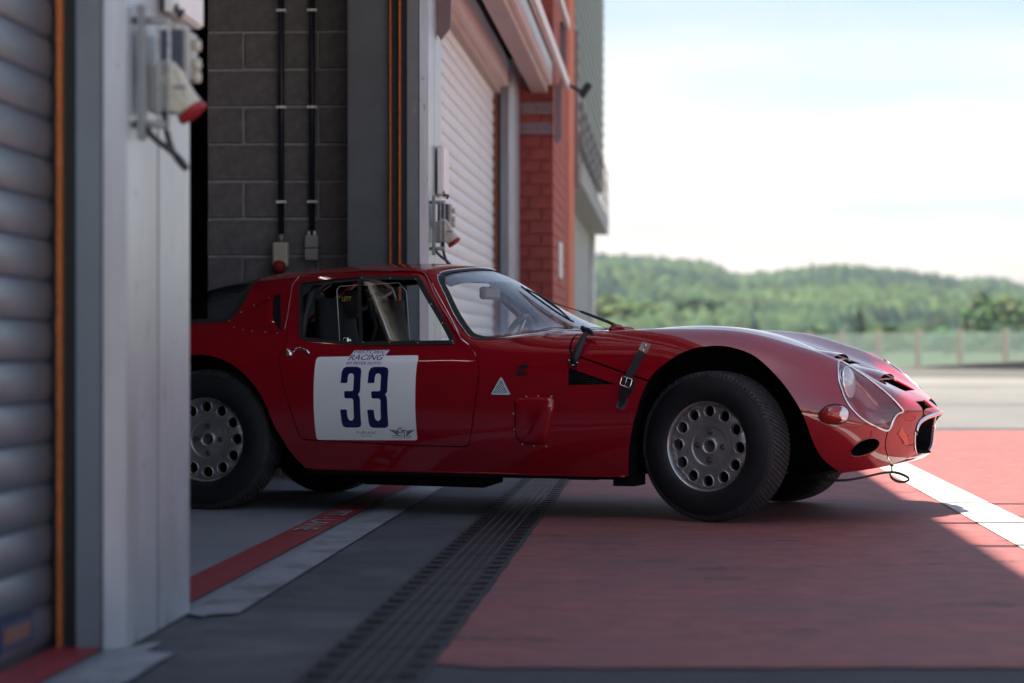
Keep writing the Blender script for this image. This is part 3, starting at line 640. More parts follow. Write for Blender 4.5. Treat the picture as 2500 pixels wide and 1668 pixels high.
def near(p, off=0):
    h = BV.find_nearest(Vector(p)); return h[0]+nrm(h[2], h[0])*off
def nnear(p):
    h = BV.find_nearest(Vector(p)); return nrm(h[2], h[0])
def shell(o0, o1):
    """closed shell between two offsets from the surface"""
    n = NU*NV; V = [p+q*o0 for p, q in zip(gv, gn)]+[p+q*o1 for p, q in zip(gv, gn)]
    F = list(gf)+[tuple(i+n for i in reversed(f)) for f in gf]
    ring = [i*NV for i in range(NU)]+[(NU-1)*NV+j for j in range(1, NV)]+[i*NV+NV-1 for i in range(NU-2, -1, -1)]+[j for j in range(NV-2, 0, -1)]
    F += [(ring[k], ring[k]+n, ring[(k+1) % len(ring)]+n, ring[(k+1) % len(ring)]) for k in range(len(ring))]
    me = bpy.data.meshes.new('shell'); me.from_pydata([(v.x, -v.y, v.z) for v in V], [], F); me.update()
    bm = bmesh.new(); bm.from_mesh(me); bmesh.ops.recalc_face_normals(bm, faces=bm.faces); bm.to_mesh(me); bm.free()
    return me
def finish(me, name, mats, parent=None, off=0.0, label=None):
    """exact surface normals on the outside, flat ones on the cut edges"""
    me.materials.clear()
    for m in mats: me.materials.append(m)
    me.shade_smooth()
    vn = []
    for v in me.vertices:
        p = Vector((v.co.x, -v.co.y, v.co.z)); h = BV.find_nearest(p)
        n = nrm(h[2], h[0]); s = (p-h[0]).dot(n)
        vn.append((Vector((n.x, -n.y, n.z)), abs(s-off) < .0012))
    ln = [None]*len(me.loops)
    for f in me.polygons:
        fn = f.normal; k = 0
        for li in f.loop_indices:
            n, out = vn[me.loops[li].vertex_index]; d = n.dot(fn)
            if d > .55 and out: ln[li] = n
            elif d < -.55: ln[li] = -n; k = 1
            else: ln[li] = fn.copy()
        f.material_index = min(k, len(mats)-1)
    me.normals_split_custom_set(ln)
    o = bpy.data.objects.new(name, me); link(o, parent or CAR)
    if label: o['label'] = label
    return o
# ---- openings (side view x,z / plan x,y / free outlines on the surface)
ARCH_F = [(-.335,-.1),(-.330,.17),(-.320,.25),(-.296,.367),(-.232,.551),(-.175,.615),(-.083,.674),(.015,.694),(.08,.691),(.177,.661),(.241,.616),(.304,.554),(.355,.485),(.394,.411),(.424,.311),(.457,.243),(.50,.20),(.56,.14),(.62,-.1)]
r_half = [(-2.20,.657),(-2.163,.655),(-2.085,.634),(-2.007,.590),(-1.947,.535),(-1.892,.457),(-1.862,.379),(-1.823,.295),(-1.785,.226),(-1.746,.180),(-1.72,-.1)]
ARCH_R = r_half+[(-4.40-x, z) for x, z in reversed(r_half[1:])]
def smooth_open(poly, n):
    c = spline2(poly[1:-1], n); return [poly[0]]+[tuple(p) for p in c]+[poly[-1]]
ARCH_F = smooth_open(ARCH_F, 60); ARCH_R = smooth_open(ARCH_R, 70)
WIN = roundpoly([(-1.862,.964),(-1.587,.992),(-1.312,.986),(-1.083,.700),(-1.506,.695),(-1.786,.720)], [.02,.3,.03,.012,.3,.03], 4)
DOOR = [(-1.745,.301),(-1.775,.415),(-1.812,.521),(-1.84,.625),(-1.849,.666),(-1.842,.705),(-1.858,.76),(-1.868,.802),(-1.895,.92),(-1.895,.985),(-1.86,1.004),(-1.587,1.014),(-1.30,1.008),(-1.262,.975),(-1.065,.722),(-1.03,.705),(-.973,.667),(-.945,.605),(-.95,.525),(-.977,.353),(-.998,.279),(-1.261,.282)]
DOOR = roundpoly(DOOR, .025, 3)
SHIELD = [(-.632,0),(-.648,.163),(-.684,.309),(-.788,.532),(-.90,.592),(-.975,.606)]
SHIELD = [(x, y) for x, y in SHIELD]+[(-1.022,.600),(-1.128,.527),(-1.222,.448),(-1.240,.41),(-1.222,.34),(-1.187,.20),(-1.165,0)]
SH_HALF = spline2(SHIELD[:6], 24).tolist()+roundpoly(SHIELD[5:10], .03, 4)[6:]+spline2(SHIELD[9:], 16).tolist()[1:]
SH_HALF = [p for i, p in enumerate(SH_HALF) if i == 0 or math.hypot(p[0]-SH_HALF[i-1][0], p[1]-SH_HALF[i-1][1]) > .004]
SH_FULL = SH_HALF+[[x, -y] for x, y in reversed(SH_HALF[1:-1])]
RG = [(-2.135,0),(-2.130,.20),(-2.125,.30),(-2.108,.476),(-2.135,.575),(-2.20,.592),(-2.35,.595),(-2.55,.575),(-2.75,.53),(-2.80,.40),(-2.82,0)]
RG_HALF = spline2(RG, 50).tolist(); RG_FULL = RG_HALF+[[x, -y] for x, y in reversed(RG_HALF[1:-1])]
HL = [(.489,.498,.634),(.5,.588,.586),(.512,.619,.544),(.533,.634,.492),(.559,.629,.45),(.594,.605,.41),(.634,.552,.38),(.669,.475,.359),(.678,.452,.366),(.686,.437,.387),(.693,.418,.409),(.704,.39,.425),(.716,.362,.431),(.706,.377,.452),(.659,.416,.505),(.598,.448,.559),(.536,.473,.605)]
HL = [tuple(near(p)) for p in spline2(HL, 64, True)]
DUCT = [(.551,.606,.274),(.562,.61,.296),(.586,.6,.318),(.619,.564,.331),(.642,.524,.326),(.648,.504,.309),(.639,.511,.289),(.615,.541,.271),(.581,.572,.26),(.559,.592,.262)]
DUCT = [tuple(near(p)) for p in spline2(DUCT, 36, True)]
IND = [(.448,.701,.428),(.466,.691,.451),(.492,.674,.463),(.527,.652,.46),(.548,.64,.443),(.552,.643,.421),(.543,.651,.401),(.508,.672,.39),(.472,.689,.395),(.451,.699,.408)]
IND = [tuple(near(p)) for p in spline2(IND, 36, True)]
HL_N = sum((nnear(p) for p in HL), Vector()).normalized(); DU_N = sum((nnear(p) for p in DUCT), Vector()).normalized()
VENT1 = roundpoly([(.392,.16),(.392,-.16),(.478,-.14),(.478,.14)], .03, 4)
VENT2 = roundpoly([(.585,.165),(.585,-.165),(.688,-.14),(.688,.14)], .03, 4)
HOLE = roundpoly([(.736,.222),(.750,.04),(.790,.05),(.770,.195)], .006, 2)
TRI = [(-.566,.606),(-.366,.541),(-.566,.536)]
HOODLINE = spline2([(-.50,.80),(-.572,.76),(-.578,.713),(-.576,.691),(-.566,.669),(-.547,.657),(-.504,.643)], 20).tolist()+[(-.319,.583),(-.15,.530)]
def band(line, w):
    P = np.array(line, float); t = np.gradient(P, axis=0); t /= np.linalg.norm(t, axis=1)[:, None]; n = np.stack([-t[:, 1], t[:, 0]], 1)
    return [tuple(p) for p in P+n*w/2]+[tuple(p) for p in (P-n*w/2)[::-1]]
def prism3(cm, pts, n, a, b):
    m = len(pts); V = [Vector(p)-n*a for p in pts]+[Vector(p)+n*b for p in pts]; c0 = sum((Vector(p) for p in pts), Vector())/m
    V += [c0-n*a, c0+n*b]
    F = [(i, (i+1) % m, 2*m) for i in range(m)]+[((i+1) % m+m, i+m, 2*m+1) for i in range(m)]+[(i, i+m, (i+1) % m+m, (i+1) % m) for i in range(m)]
    return cm.add(V, F)
mir = lambda pts: [(p[0], -p[1], p[2]) for p in reversed(pts)]
cut = CM()
for s in (1, -1):
    cut.prism(ARCH_F, 'y', *sorted((s*.44, s*1.0))); cut.prism(ARCH_R, 'y', *sorted((s*.44, s*1.0)))
cut.prism(WIN, 'y', -1, -.2)
prism3(cut, HL, HL_N, .06, .10); prism3(cut, mir(HL), Vector((HL_N.x, -HL_N.y, HL_N.z)), .06, .10)
prism3(cut, DUCT, DU_N, .08, .10); prism3(cut, mir(DUCT), Vector((DU_N.x, -DU_N.y, DU_N.z)), .08, .10)
cut.prism(SH_FULL, 'z', .70, 1.2); cut.prism(RG_FULL, 'z', .68, 1.2)
cut.prism(VENT1, 'z', .5, .8); cut.prism(VENT2, 'z', .44, .8)
cut.prism(HOLE, 'z', .38, .6); cut.prism([(x, -y) for x, y in reversed(HOLE)], 'z', .38, .6)
cut.prism(TRI, 'y', .6, 1)
base = shell(0, -.006)
body = boolean(base, cut.mesh([]))
cut2 = CM(); cut2.prism(DOOR, 'y', .15, 1); body = boolean(body, cut2.mesh([]))
cut3 = CM(); cut3.prism(band(HOODLINE, .007), 'y', .35, 1); cut3.prism(band([(.673,.40),(.673,.354),(.666,.321),(.663,.291),(.667,.253),(.672,.15)], .0035), 'y', .05, 1); body = boolean(body, cut3.mesh([]))
BODY = finish(body, 'body', (m_red, m_under))
dk = CM(); dk.prism(offset(DOOR, .004), 'y', .15, 1)
dm = boolean(shell(0, -.006), dk.mesh([]), 'INTERSECT')
wk = CM(); wk.prism(WIN, 'y', .2, 1.2); dm = boolean(dm, wk.mesh([]))
DOOR_O = finish(dm, 'door', (m_red, m_under))
# ---- glazing (thin shells of the same surface)
def glaze(cm, name, mat, o0=-.002, o1=-.005, parent=None):
    me = boolean(shell(o0, o1), cm.mesh([]), 'INTERSECT'); return finish(me, name, (mat, mat), parent, off=o0)
c = CM(); c.prism(offset(SH_FULL, -.003), 'z', .60, 1.25); WS = glaze(c, 'windshield', m_shield)
c = CM(); c.prism(offset(RG_FULL, -.004), 'z', .68, 1.2); RW = glaze(c, 'rear_window', m_rearglass)
c = CM(); prism3(c, HL, HL_N, .06, .10); glaze(c, 'headlight_cover', m_cover, -.001, -.003)
c = CM(); prism3(c, mir(HL), Vector((HL_N.x, -HL_N.y, HL_N.z)), .06, .10); glaze(c, 'headlight_cover', m_cover, -.001, -.003)
PANE_F = roundpoly([(-1.584,.988),(-1.316,.982),(-1.088,.702),(-1.508,.697)], .012, 3)
PANE_R = roundpoly([(-1.855,.960),(-1.578,.988),(-1.502,.697),(-1.782,.724)], .012, 3)
def flat_pane(poly, off, name, parent, side=1):
    """a flat sheet through the corners of the opening"""
    P = np.array([tuple(onside(x, z, off)) for x, z in poly]); A_ = np.c_[P[:, 0], P[:, 2], np.ones(len(P))]; co, *_ = np.linalg.lstsq(A_, P[:, 1], rcond=None)
    V = [(p[0], side*float(co @ (p[0], p[2], 1)), p[2]) for p in P]
    c = CM(); c.add(V, [tuple(range(len(V)))]); o = c.part(name, m_pane, parent); return o
m_pane = glassmat('flat_plexiglass', (.92, .945, .945), refl=1.28)
flat_pane(PANE_F, .002, 'window_pane', DOOR_O); flat_pane(PANE_R, -.006, 'window_pane', DOOR_O); flat_pane(WIN, -.004, 'side_window', CAR, -1)
# ---- strips laid on the surface
def ribbon(cm, outer, inner, proj, off):
    m = len(outer); V = [proj(*p, off) for p in outer]+[proj(*p, off) for p in inner]
    return cm.add(V, [(i, (i+1) % m, (i+1) % m+m, i+m) for i in range(m)], True)
def dense(poly, step=.012):
    out = []; m = len(poly)
    for i in range(m):
        a = np.array(poly[i]); b = np.array(poly[(i+1) % m]); k = max(1, int(np.linalg.norm(b-a)/step))
        out += [tuple(a+(b-a)*t/k) for t in range(k)]
    return out
PF = dense(PANE_F); c = CM(); ribbon(c, offset(PF, -.004), offset(PF, .013), onside, .0045); c.part('pane_frame', m_black, DOOR_O)
PR = dense(PANE_R); c = CM(); ribbon(c, offset(PR, -.006), offset(PR, .011), onside, -.003); c.part('window_seal', m_black, DOOR_O)
WD = dense(WIN, .02); c = CM(); c.tube([onside(x, z, -.001) for x, z in WD], .004, 6, True); c.part('window_rubber', m_rubber, DOOR_O)
c = CM(); c.tube([(lambda q: (q.x, -q.y, q.z))(onside(x, z, -.001)) for x, z in WD], .004, 6, True); c.part('window_rubber', m_rubber)
for (x, z) in [(-1.572,.980),(-1.44,.978),(-1.325,.972),(-1.23,.866),(-1.165,.786),(-1.10,.711),(-1.25,.704),(-1.375,.705),(-1.495,.707)]:
    c = CM(); p = onside(x, z, .005); c.add([p+Vector((.0035*math.cos(a), .001, .0035*math.sin(a))) for a in [k*math.pi/3 for k in range(6)]]+[p+Vector((0, .0035, .0012))], [(k, (k+1) % 6, 6) for k in range(6)], True); c.part('rivet', m_steel, DOOR_O)
SHD = dense([tuple(p) for p in SH_FULL], .03)
c = CM(); ribbon(c, offset(SHD, -.007), offset(SHD, .014), ontop, .0015); c.part('windshield_seal', m_rubber)
c = CM(); c.tube([ontop(x, y, .002) for x, y in offset(SHD, -.009)], .0022, 6, True); c.part('windshield_trim', m_chrome)
RGD = dense([tuple(p) for p in RG_FULL], .03)
c = CM(); ribbon(c, offset(RGD, -.004), offset(RGD, .022), ontop, .0015); c.part('rear_window_frame', m_black)
# sun strip inside the top of the windshield
xs = []
c = CM(); st = []
for k in range(41):
    y = -.445+.89*k/40; xt = -1.165-.052*(y/.41)**2 if abs(y) < .41 else -1.22
    xb = -1.055-.60*y*y
    st.append((ontop(xt+.004, y, -.006), ontop((xt+xb)/2, y, -.006), ontop(xb, y, -.006)))
c.add([p for r in st for p in r], [(3*i+j, 3*i+j+1, 3*i+j+4, 3*i+j+3) for i in range(40) for j in (0, 1)], True); c.part('sun_strip', m_strip)
# headlights: trim, bowl and lamp
for s in (1, -1):
    f = (lambda p: p) if s == 1 else (lambda p: Vector((p[0], -p[1], p[2])))
    c = CM(); c.tube([f(near(p, .002)) for p in HL], .0044, 8, True); c.part('headlight_trim', m_chrome)
    cen = sum((Vector(p) for p in HL), Vector())/len(HL); m = len(HL); c = CM()
    ringsets = []
    for k, (sc_, dp) in enumerate([(1.0, -.003), (.96, -.03), (.86, -.055), (.6, -.07), (.3, -.075)]):
        ringsets.append([near(cen+(Vector(p)-cen)*sc_, dp) for p in HL])
    V = [f(p) for r in ringsets for p in r]; F = [(k*m+i, k*m+(i+1) % m, (k+1)*m+(i+1) % m, (k+1)*m+i) for k in range(4) for i in range(m)]+[tuple(4*m+i for i in range(m))]
    c.add(V, F, True); c.part('headlight_bowl', m_red)
    lc = f(Vector((.532, .545, .548))); M = Matrix.Translation(lc) @ Matrix.Rotation(math.radians(-8), 4, 'Y') @ Matrix.Rotation(s*math.radians(10), 4, 'Z')
    c = CM(); c.lathe([(-.05,.03),(-.03,.055),(.0,.066),(.006,.0665),(.008,.063)], 32, 'x', M); lo = c.part('headlamp', m_chrome)
    c = CM(); c.lathe([(.004,.0635),(.012,.055),(.018,.04),(.022,.02),(.0225,.0005)], 32, 'x', M); c.part('lamp_glass', material('lamp_lens', (.9, .92, .95), .08, 0, 1, trans=.55), lo)
    # indicator, brake duct
    c = CM(); m = len(IND); ic = sum((Vector(p) for p in IND), Vector())/m; nn = nnear(ic)
    rings = [[near(ic+(Vector(p)-ic)*q)+nn*h for p in IND] for q, h in [(1, .001), (.97, .010), (.8, .021), (.5, .028), (.2, .031)]]
    c.add([f(p) for r in rings for p in r], [(k*m+i, k*m+(i+1) % m, (k+1)*m+(i+1) % m, (k+1)*m+i) for k in range(4) for i in range(m)]+[tuple(4*m+i for i in range(m))], True); io = c.part('indicator_lens', m_redlens)
    c = CM(); c.tube([f(near(p, .002)) for p in IND], .004, 6, True); c.part('lens_gasket', m_rubber, io)
    me_ = io.data; me_.materials.append(m_tip)
    for pl_ in me_.polygons:
        if pl_.center.x > .531: pl_.material_index = 1
    c = CM(); q = near((.492,.674,.427), .029); c.tube([f(q+Vector((-.016, .006, 0))), f(q+Vector((.014, -.008, .001)))], .0045, 6); c.part('lens_reflector', m_orange, io)
    c = CM(); m = len(DUCT); dc = sum((Vector(p) for p in DUCT), Vector())/m
    V = [f(Vector(p)-DU_N*.004) for p in DUCT]+[f(dc+(Vector(p)-dc)*.9-DU_N*.09) for p in DUCT]
    c.add(V, [(i, (i+1) % m, (i+1) % m+m, i+m) for i in range(m)]+[tuple(range(m, 2*m))]); c.part('brake_duct', m_under)
    c = CM(); c.tube([f(near(p, .001)) for p in DUCT], .0022, 6, True); c.part('duct_rim', m_red)
# hood scoops: raised lip behind each opening, dark box below
for (xr, w, x1) in ((.392, .165, .478), (.585, .17, .688)):
    c = CM(); V = []; nx, ny = 10, 20
    for i in range(nx+1):
        for j in range(ny+1):
            t = i/nx; y = -w+2*w*j/ny; p = ontop(xr-.13+.137*t, y)
            V.append(p+Vector((0, 0, .0008+.020*(t*t*(3-2*t))*(1-(y/w)**4))))
    c.add(V, [(i*(ny+1)+j, (i+1)*(ny+1)+j, (i+1)*(ny+1)+j+1, i*(ny+1)+j+1) for i in range(nx) for j in range(ny)], True); c.part('hood_scoop', m_red)
    z0 = ontop(x1, 0).z-.035
    c = CM(); c.add([(xr-.004, -w, z0+.03), (xr-.004, w, z0+.03), (x1+.01, w*.9, z0), (x1+.01, -w*.9, z0)], [(0, 1, 2, 3)]); c.part('scoop_floor', m_redin)
# grille: dark box, chrome frame, bars
ring = [Vector(GR[NU-1, j]) for j in range(NV)]; low = [Vector((.738+.028*math.cos(a*math.pi/2)**1, y, .250+.006*abs(y)/.165)) for a, y in [(abs(k)/8, -.165+.33*(k+8)/16) for k in range(-7, 8)]]
full = ring+low
c = CM(); m = len(full); V = [p+Vector((-.006, 0, 0)) for p in full]+[Vector((p.x-.14, p.y*.8, .34+(p.z-.34)*.8)) for p in full]
c.add(V, [(i, (i+1) % m, (i+1) % m+m, i+m) for i in range(m)]+[tuple(range(m, 2*m))]); c.part('grille_box', m_under)
c = CM(); topr = [p+Vector((.003, 0, -.002)) for p in ring[int(NV*.16):int(NV*.84)]]; m = len(topr); pr_ = [(.002, .003), (.006, .001), (.007, -.007), (.005, -.014), (.001, -.016)]
V = [p+Vector((a, -.04*p.y, b)) for p in topr for a, b in pr_]; c.add(V, [(i*5+k, i*5+k+1, i*5+k+6, i*5+k+5) for i in range(m-1) for k in range(4)], True); c.part('grille_frame', m_chrome)
c = CM(); c.tube([p+Vector((.002, 0, 0)) for p in ring[:int(NV*.16)]], .0038, 8); c.tube([p+Vector((.002, 0, 0)) for p in ring[int(NV*.84):]], .0038, 8); c.part('grille_side_trim', m_chrome)
# chin closing the underside of the nose, and red bar of the grille (a vertical bow in the middle)
c = CM(); V = []; F = []
ids = [i for i in range(NU) if GR[i, 0, 0] > .36]
for i in ids:
    a = GR[i, 0]
    for k in range(13):
        t = -1+2*k/12; V.append((a[0]+.03*(1-t*t)*max(0, (a[0]-.55)/.2), a[1]*t, a[2]-.004*(1-t*t)))
for i in range(len(ids)-1):
    for k in range(12): F.append((i*13+k, (i+1)*13+k, (i+1)*13+k+1, i*13+k+1))
c.add(V, F, True); c.part('chin_panel', m_red)
for s in (1, -1):
    c = CM(); P = [(x, y) for x, y in HOLE]; V = [ontop(x, s*y, -.006) for x, y in P]+[ontop(x, s*y, -.05)+Vector((-.02, 0, -.02)) for x, y in P]; m = len(P)
    c.add(V, [(i, (i+1) % m, (i+1) % m+m, i+m) for i in range(m)]+[tuple(range(m, 2*m))]); c.part('nostril', m_under)
# tail panel, floor pan, wheel wells
c = CM(); c.add([Vector(GR[0, j]) for j in range(NV)], [tuple(range(NV))]); c.part('tail_panel', m_red)
c = CM(); P = [(-2.9,.26,.56),(-2.6,.20,.60),(-1.9,.185,.62),(-.3,.178,.62),(.20,.185,.42),(.42,.19,.42)]
for (xa, za, ya), (xb, zb, yb) in zip(P, P[1:]): c.add([(xa, -ya, za), (xb, -yb, zb), (xb, yb, zb), (xa, ya, za)], [(0, 1, 2, 3)])
c.part('floor_pan', m_under)
for xc, poly in ((0, ARCH_F), (-2.2, ARCH_R)):
    for s in (1, -1):
        c = CM(); P = [p for p in offset(poly, -.012) if p[1] > (.22 if p[0] > .3 else .12)]; P = P[::2]
        m = len(P); V = [(x, s*(abs(onside(x, max(z, .2)).y)-.012), z) for x, z in P]+[(x, s*.40, z) for x, z in P]
        c.add(V, [(i, i+1, i+1+m, i+m) for i in range(m-1)]+[tuple(range(m, 2*m))]); c.part('wheel_well', m_under)
# black sill tray and exhaust below the door, as seen under the car
c = CM(); c.tube([(-1.62,.56,.150),(-1.50,.585,.140),(-.98,.59,.135),(-.90,.585,.148)], [.022,.034,.034,.02], 12, flat=.8); c.part('exhaust_silencer', m_under)
c = CM(); c.box(-1.74, -.33, .58, .66, .155, .176); c.part('sill_tray', m_under)
c = CM(); c.box(-.40, -.31, .50, .66, .13, .30); c.box(-.60, -.48, .55, .62, .15, .19); c.part('mud_guard', m_under)
# lower edge bead of the sill
c = CM(); c.tube([tuple(Vector(GR[i, 0])+Vector((0, -.002, -.001))) for i in range(NU) if -1.74 < GR[i, 0, 0] < -.335], .0042, 6); c.part('sill_bead', m_red)
# ---- gutters / drip rail on door frame and roof
c = CM(); c.tube([onside(x, z, .004) for x, z in [(-1.867,.76),(-1.872,.82),(-1.885,.90),(-1.897,.955),(-1.890,.990)]], .0035, 6); c.part('drip_moulding', m_red)
rp = spline2([(-1.42,1.012),(-1.33,1.006),(-1.285,.985),(-1.24,.925),(-1.15,.812),(-1.06,.712)], 30)
c = CM(); c.tube([onside(x, z, .004) for x, z in rp], .0055, 8, flat=.8); c.part('drip_rail', m_red)
# ---- quarter scoop blister with dark slot
ny = 18; nx = 16; V = []; lip = []; edge = []
for j in range(ny+1):
    u = j/ny; z = .757+.162*u; xr = -1.882-.057*u; k_ = min(1, u/.30)*min(1, (1-u)/.06+.25)
    lip.append((xr-.027*k_, z)); edge.append((xr, z))
for i in range(nx+1):
    t = i/nx
    for j in range(ny+1):
        u = j/ny; xl, zl = lip[j]; zt = .757+.02*t+(.162-.125*t)*u; x = xl+(-2.13-xl)*t
        h = .030*(1-t)**1.1*min(1, 5*u)**.6*min(1, 6*(1-u))**.6*(1-.25*max(0, 1-t*8))
        V.append(onside(x, zt)+Vector((0, h+.0006, 0)))
c = CM(); c.add(V, [(i*(ny+1)+j, (i+1)*(ny+1)+j, (i+1)*(ny+1)+j+1, i*(ny+1)+j+1) for i in range(nx) for j in range(ny)], True); SCO = c.part('quarter_scoop', m_red)
c = CM(); V2 = [Vector(v) for v in V[:ny+1]]; B = [onside(x, z, .0015) for x, z in edge]
c.add([(v.x+.002, v.y-.0015, v.z) for v in V2]+[tuple(b_) for b_ in B], [(j, j+1, ny+2+j, ny+1+j) for j in range(ny)]); c.part('scoop_mouth', m_under, SCO)
for (x, z) in [(-1.895,.748),(-1.95,.752),(-2.01,.756),(-2.055,.762),(-2.10,.772),(-2.135,.80),(-2.10,.838),(-2.05,.868),(-1.99,.90)]:
    c = CM(); p = onside(x, z, .001); n = nnear(p); c.add([p+Vector((.004*math.cos(a), 0, .004*math.sin(a))) for a in [k*math.pi/3 for k in range(6)]]+[p+n*.003], [(k, (k+1) % 6, 6) for k in range(6)], True); c.part('rivet', m_steel, SCO)
# ---- fender blister
BL = roundpoly([(-.793,.47),(-.77,.487),(-.622,.487),(-.627,.43),(-.658,.294),(-.77,.296),(-.795,.33)], .028, 4)
bc = np.array([-.70, .395]); c = CM(); rings = []
for q, h in [(1, .001), (.965, .006), (.92, .012), (.84, .0155), (.5, .0175), (.05, .018)]:
    rings.append([onside(*(bc+(np.array(p)-bc)*q), h*(1 if p[0] > -.75 else .75)) for p in BL])
m = len(BL); c.add([p for r in rings for p in r], [(k*m+i, k*m+(i+1) % m, (k+1)*m+(i+1) % m, (k+1)*m+i) for k in range(5) for i in range(m)]+[tuple(5*m+i for i in range(m))], True); BLO = c.part('fender_blister', m_red)
for (x, z) in [(-.785,.468),(-.742,.489),(-.69,.491),(-.635,.490),(-.797,.42),(-.795,.355),(-.765,.296),(-.715,.290),(-.663,.289)]:
    c = CM(); p = onside(x, z, .002); c.add([p+Vector((.0035*math.cos(a), 0, .0035*math.sin(a))) for a in [k*math.pi/3 for k in range(6)]]+[p+Vector((0, .003, 0))], [(k, (k+1) % 6, 6) for k in range(6)], True); c.part('rivet', m_steel, BLO)
# ---- triangular vent mesh
c = CM()
for k in range(16):
    t = k/16; x = -.566+.2*t; zt = .606-.065*t; zb = .536+.005*t
    if zt-zb > .006: c.tube([onside(x, zb, -.012), onside(x, zt, -.012)], .0012, 4)
for k in range(6):
    z = .542+.011*k; xe = -.566+.2*min(1, (.606-z)/.066)
    if xe > -.56: c.tube([onside(-.566, z, -.011), onside(xe, z, -.011)], .0012, 4)
VM = c.part('vent_mesh', m_mesh)
c = CM(); V = [onside(x, z, -.022) for x, z in offset(TRI, -.02)]; c.add(V, [(0, 1, 2)]); c.part('vent_box', m_under, VM)
# ---- straps and latches on the fender
def plate(cm, quad, t, off=.001):
    """a small plate lying on the body: quad of (x,z)"""
    a = [onside(x, z, off) for x, z in quad]; b = [onside(x, z, off+t) for x, z in quad]; n = len(quad)
    return cm.add(a+b, [tuple(range(n, 2*n)), tuple(reversed(range(n)))]+[(i, (i+1) % n, (i+1) % n+n, i+n) for i in range(n)])
def lay(cm, line, w, off):
    """flat strap along a line of (x,z,offset)"""
    V = []; P = [np.array(p[:2]) for p in line]
    for i, p in enumerate(line):
        t = P[min(i+1, len(P)-1)]-P[max(i-1, 0)]; t = t/np.linalg.norm(t); n = np.array([-t[1], t[0]]); ww = p[3] if len(p) > 3 else w
        for sgn, o in ((1, p[2]), (1, p[2]+.004), (-1, p[2]+.004), (-1, p[2])): V.append(onside(*(P[i]+n*sgn*ww/2), o))
    F = []
    for i in range(len(line)-1):
        for k in range(4): F.append((4*i+k, 4*i+(k+1) % 4, 4*i+4+(k+1) % 4, 4*i+4+k))
    F += [(0, 3, 2, 1), tuple(4*len(line)-4+k for k in range(4))]
    return cm.add(V, F)
STR = CM(); lay(STR, [(-.262,.668,.004),(-.272,.645,.006),(-.285,.615,.007),(-.300,.580,.012),(-.306,.562,.016)], .033, 0); STRAP = STR.part('hood_strap', m_leather)
c = CM(); plate(c, roundpoly([(-.270,.707),(-.233,.698),(-.243,.659),(-.280,.668)], .004, 2), .003, .003); c.part('strap_plate', m_steel, STRAP)
for (x, z) in [(-.254,.692),(-.261,.674)]:
    c = CM(); p = onside(x, z, .006); c.add([p+Vector((.005*math.cos(a), 0, .005*math.sin(a))) for a in [k*math.pi/4 for k in range(8)]]+[p+Vector((0, .003, 0))], [(k, (k+1) % 8, 8) for k in range(8)], True); c.part('strap_rivet', m_chrome, STRAP)
c = CM(); plate(c, roundpoly([(-.345,.490),(-.310,.480),(-.328,.437),(-.363,.449)], .004, 2), .002, .002); c.part('strap_plate', m_steel, STRAP)
c = CM(); lay(c, [(-.305,.566,.010),(-.318,.530,.014),(-.328,.498,.010),(-.335,.470,.006,.026),(-.345,.450,.006,.010)], .034, 0); c.part('strap_tail', m_leather, STRAP)
c = CM(); lay(c, [(-.295,.560,.003),(-.304,.535,.004),(-.318,.505,.003)], .040, 0); c.part('strap_backing', m_leather, STRAP)
c = CM(); c.tube([onside(x, z, .022) for x, z in roundpoly([(-.331,.570),(-.288,.557),(-.298,.524),(-.340,.537)], .007, 4)], .0028, 6, True); c.tube([onside(-.310,.566,.022), onside(-.320,.528,.022)], .002, 6); c.part('buckle', m_chrome, STRAP)
T = CM(); T.tube([onside(-.513,.728,.030), onside(-.516,.715,.028), onside(-.521,.700,.022), onside(-.530,.670,.017), onside(-.540,.640,.015), onside(-.545,.622,.010)], [.009,.010,.014,.017,.019,.018], 10, flat=.7); TL = T.part('rubber_latch', m_rubber)
c = CM(); c.tube([onside(x, z, .030) for x, z in [(-.556,.742),(-.545,.739),(-.528,.731),(-.510,.729),(-.490,.722),(-.476,.712)]], [.003,.010,.0125,.0125,.010,.003], 8); c.part('latch_grip', m_rubber, TL)
c = CM(); plate(c, roundpoly([(-.568,.636),(-.530,.630),(-.526,.608),(-.562,.612)], .006, 2), .014); c.part('latch_base', m_rubber, TL)
for (x, z) in [(-.529,.622),(-.545,.612),(-.562,.630)]:
    c = CM(); p = onside(x, z, .015); c.add([p+Vector((.0035*math.cos(a), 0, .0035*math.sin(a))) for a in [k*math.pi/3 for k in range(6)]]+[p+Vector((0, .003, 0))], [(k, (k+1) % 6, 6) for k in range(6)], True); c.part('latch_screw', m_chrome, TL)
# ---- door handle and lock
c = CM(); p = onside(-1.806, .662, 0); n = nnear(p); M = Matrix.Translation(p) @ n.to_track_quat('Y', 'Z').to_matrix().to_4x4()
c.lathe([(0,.016),(.004,.016),(.006,.013),(.012,.011),(.014,.009),(.020,.0085),(.022,.006),(.022,.0005)], 20, 'y', M); c.part('lock_button', m_chrome, DOOR_O)
c = CM(); c.tube([onside(-1.783,.662,.006), onside(-1.770,.667,.020), onside(-1.750,.667,.022), onside(-1.725,.661,.020), onside(-1.708,.652,.014)], [.004,.0055,.006,.006,.004], 8); c.part('door_handle', m_chrome, DOOR_O)
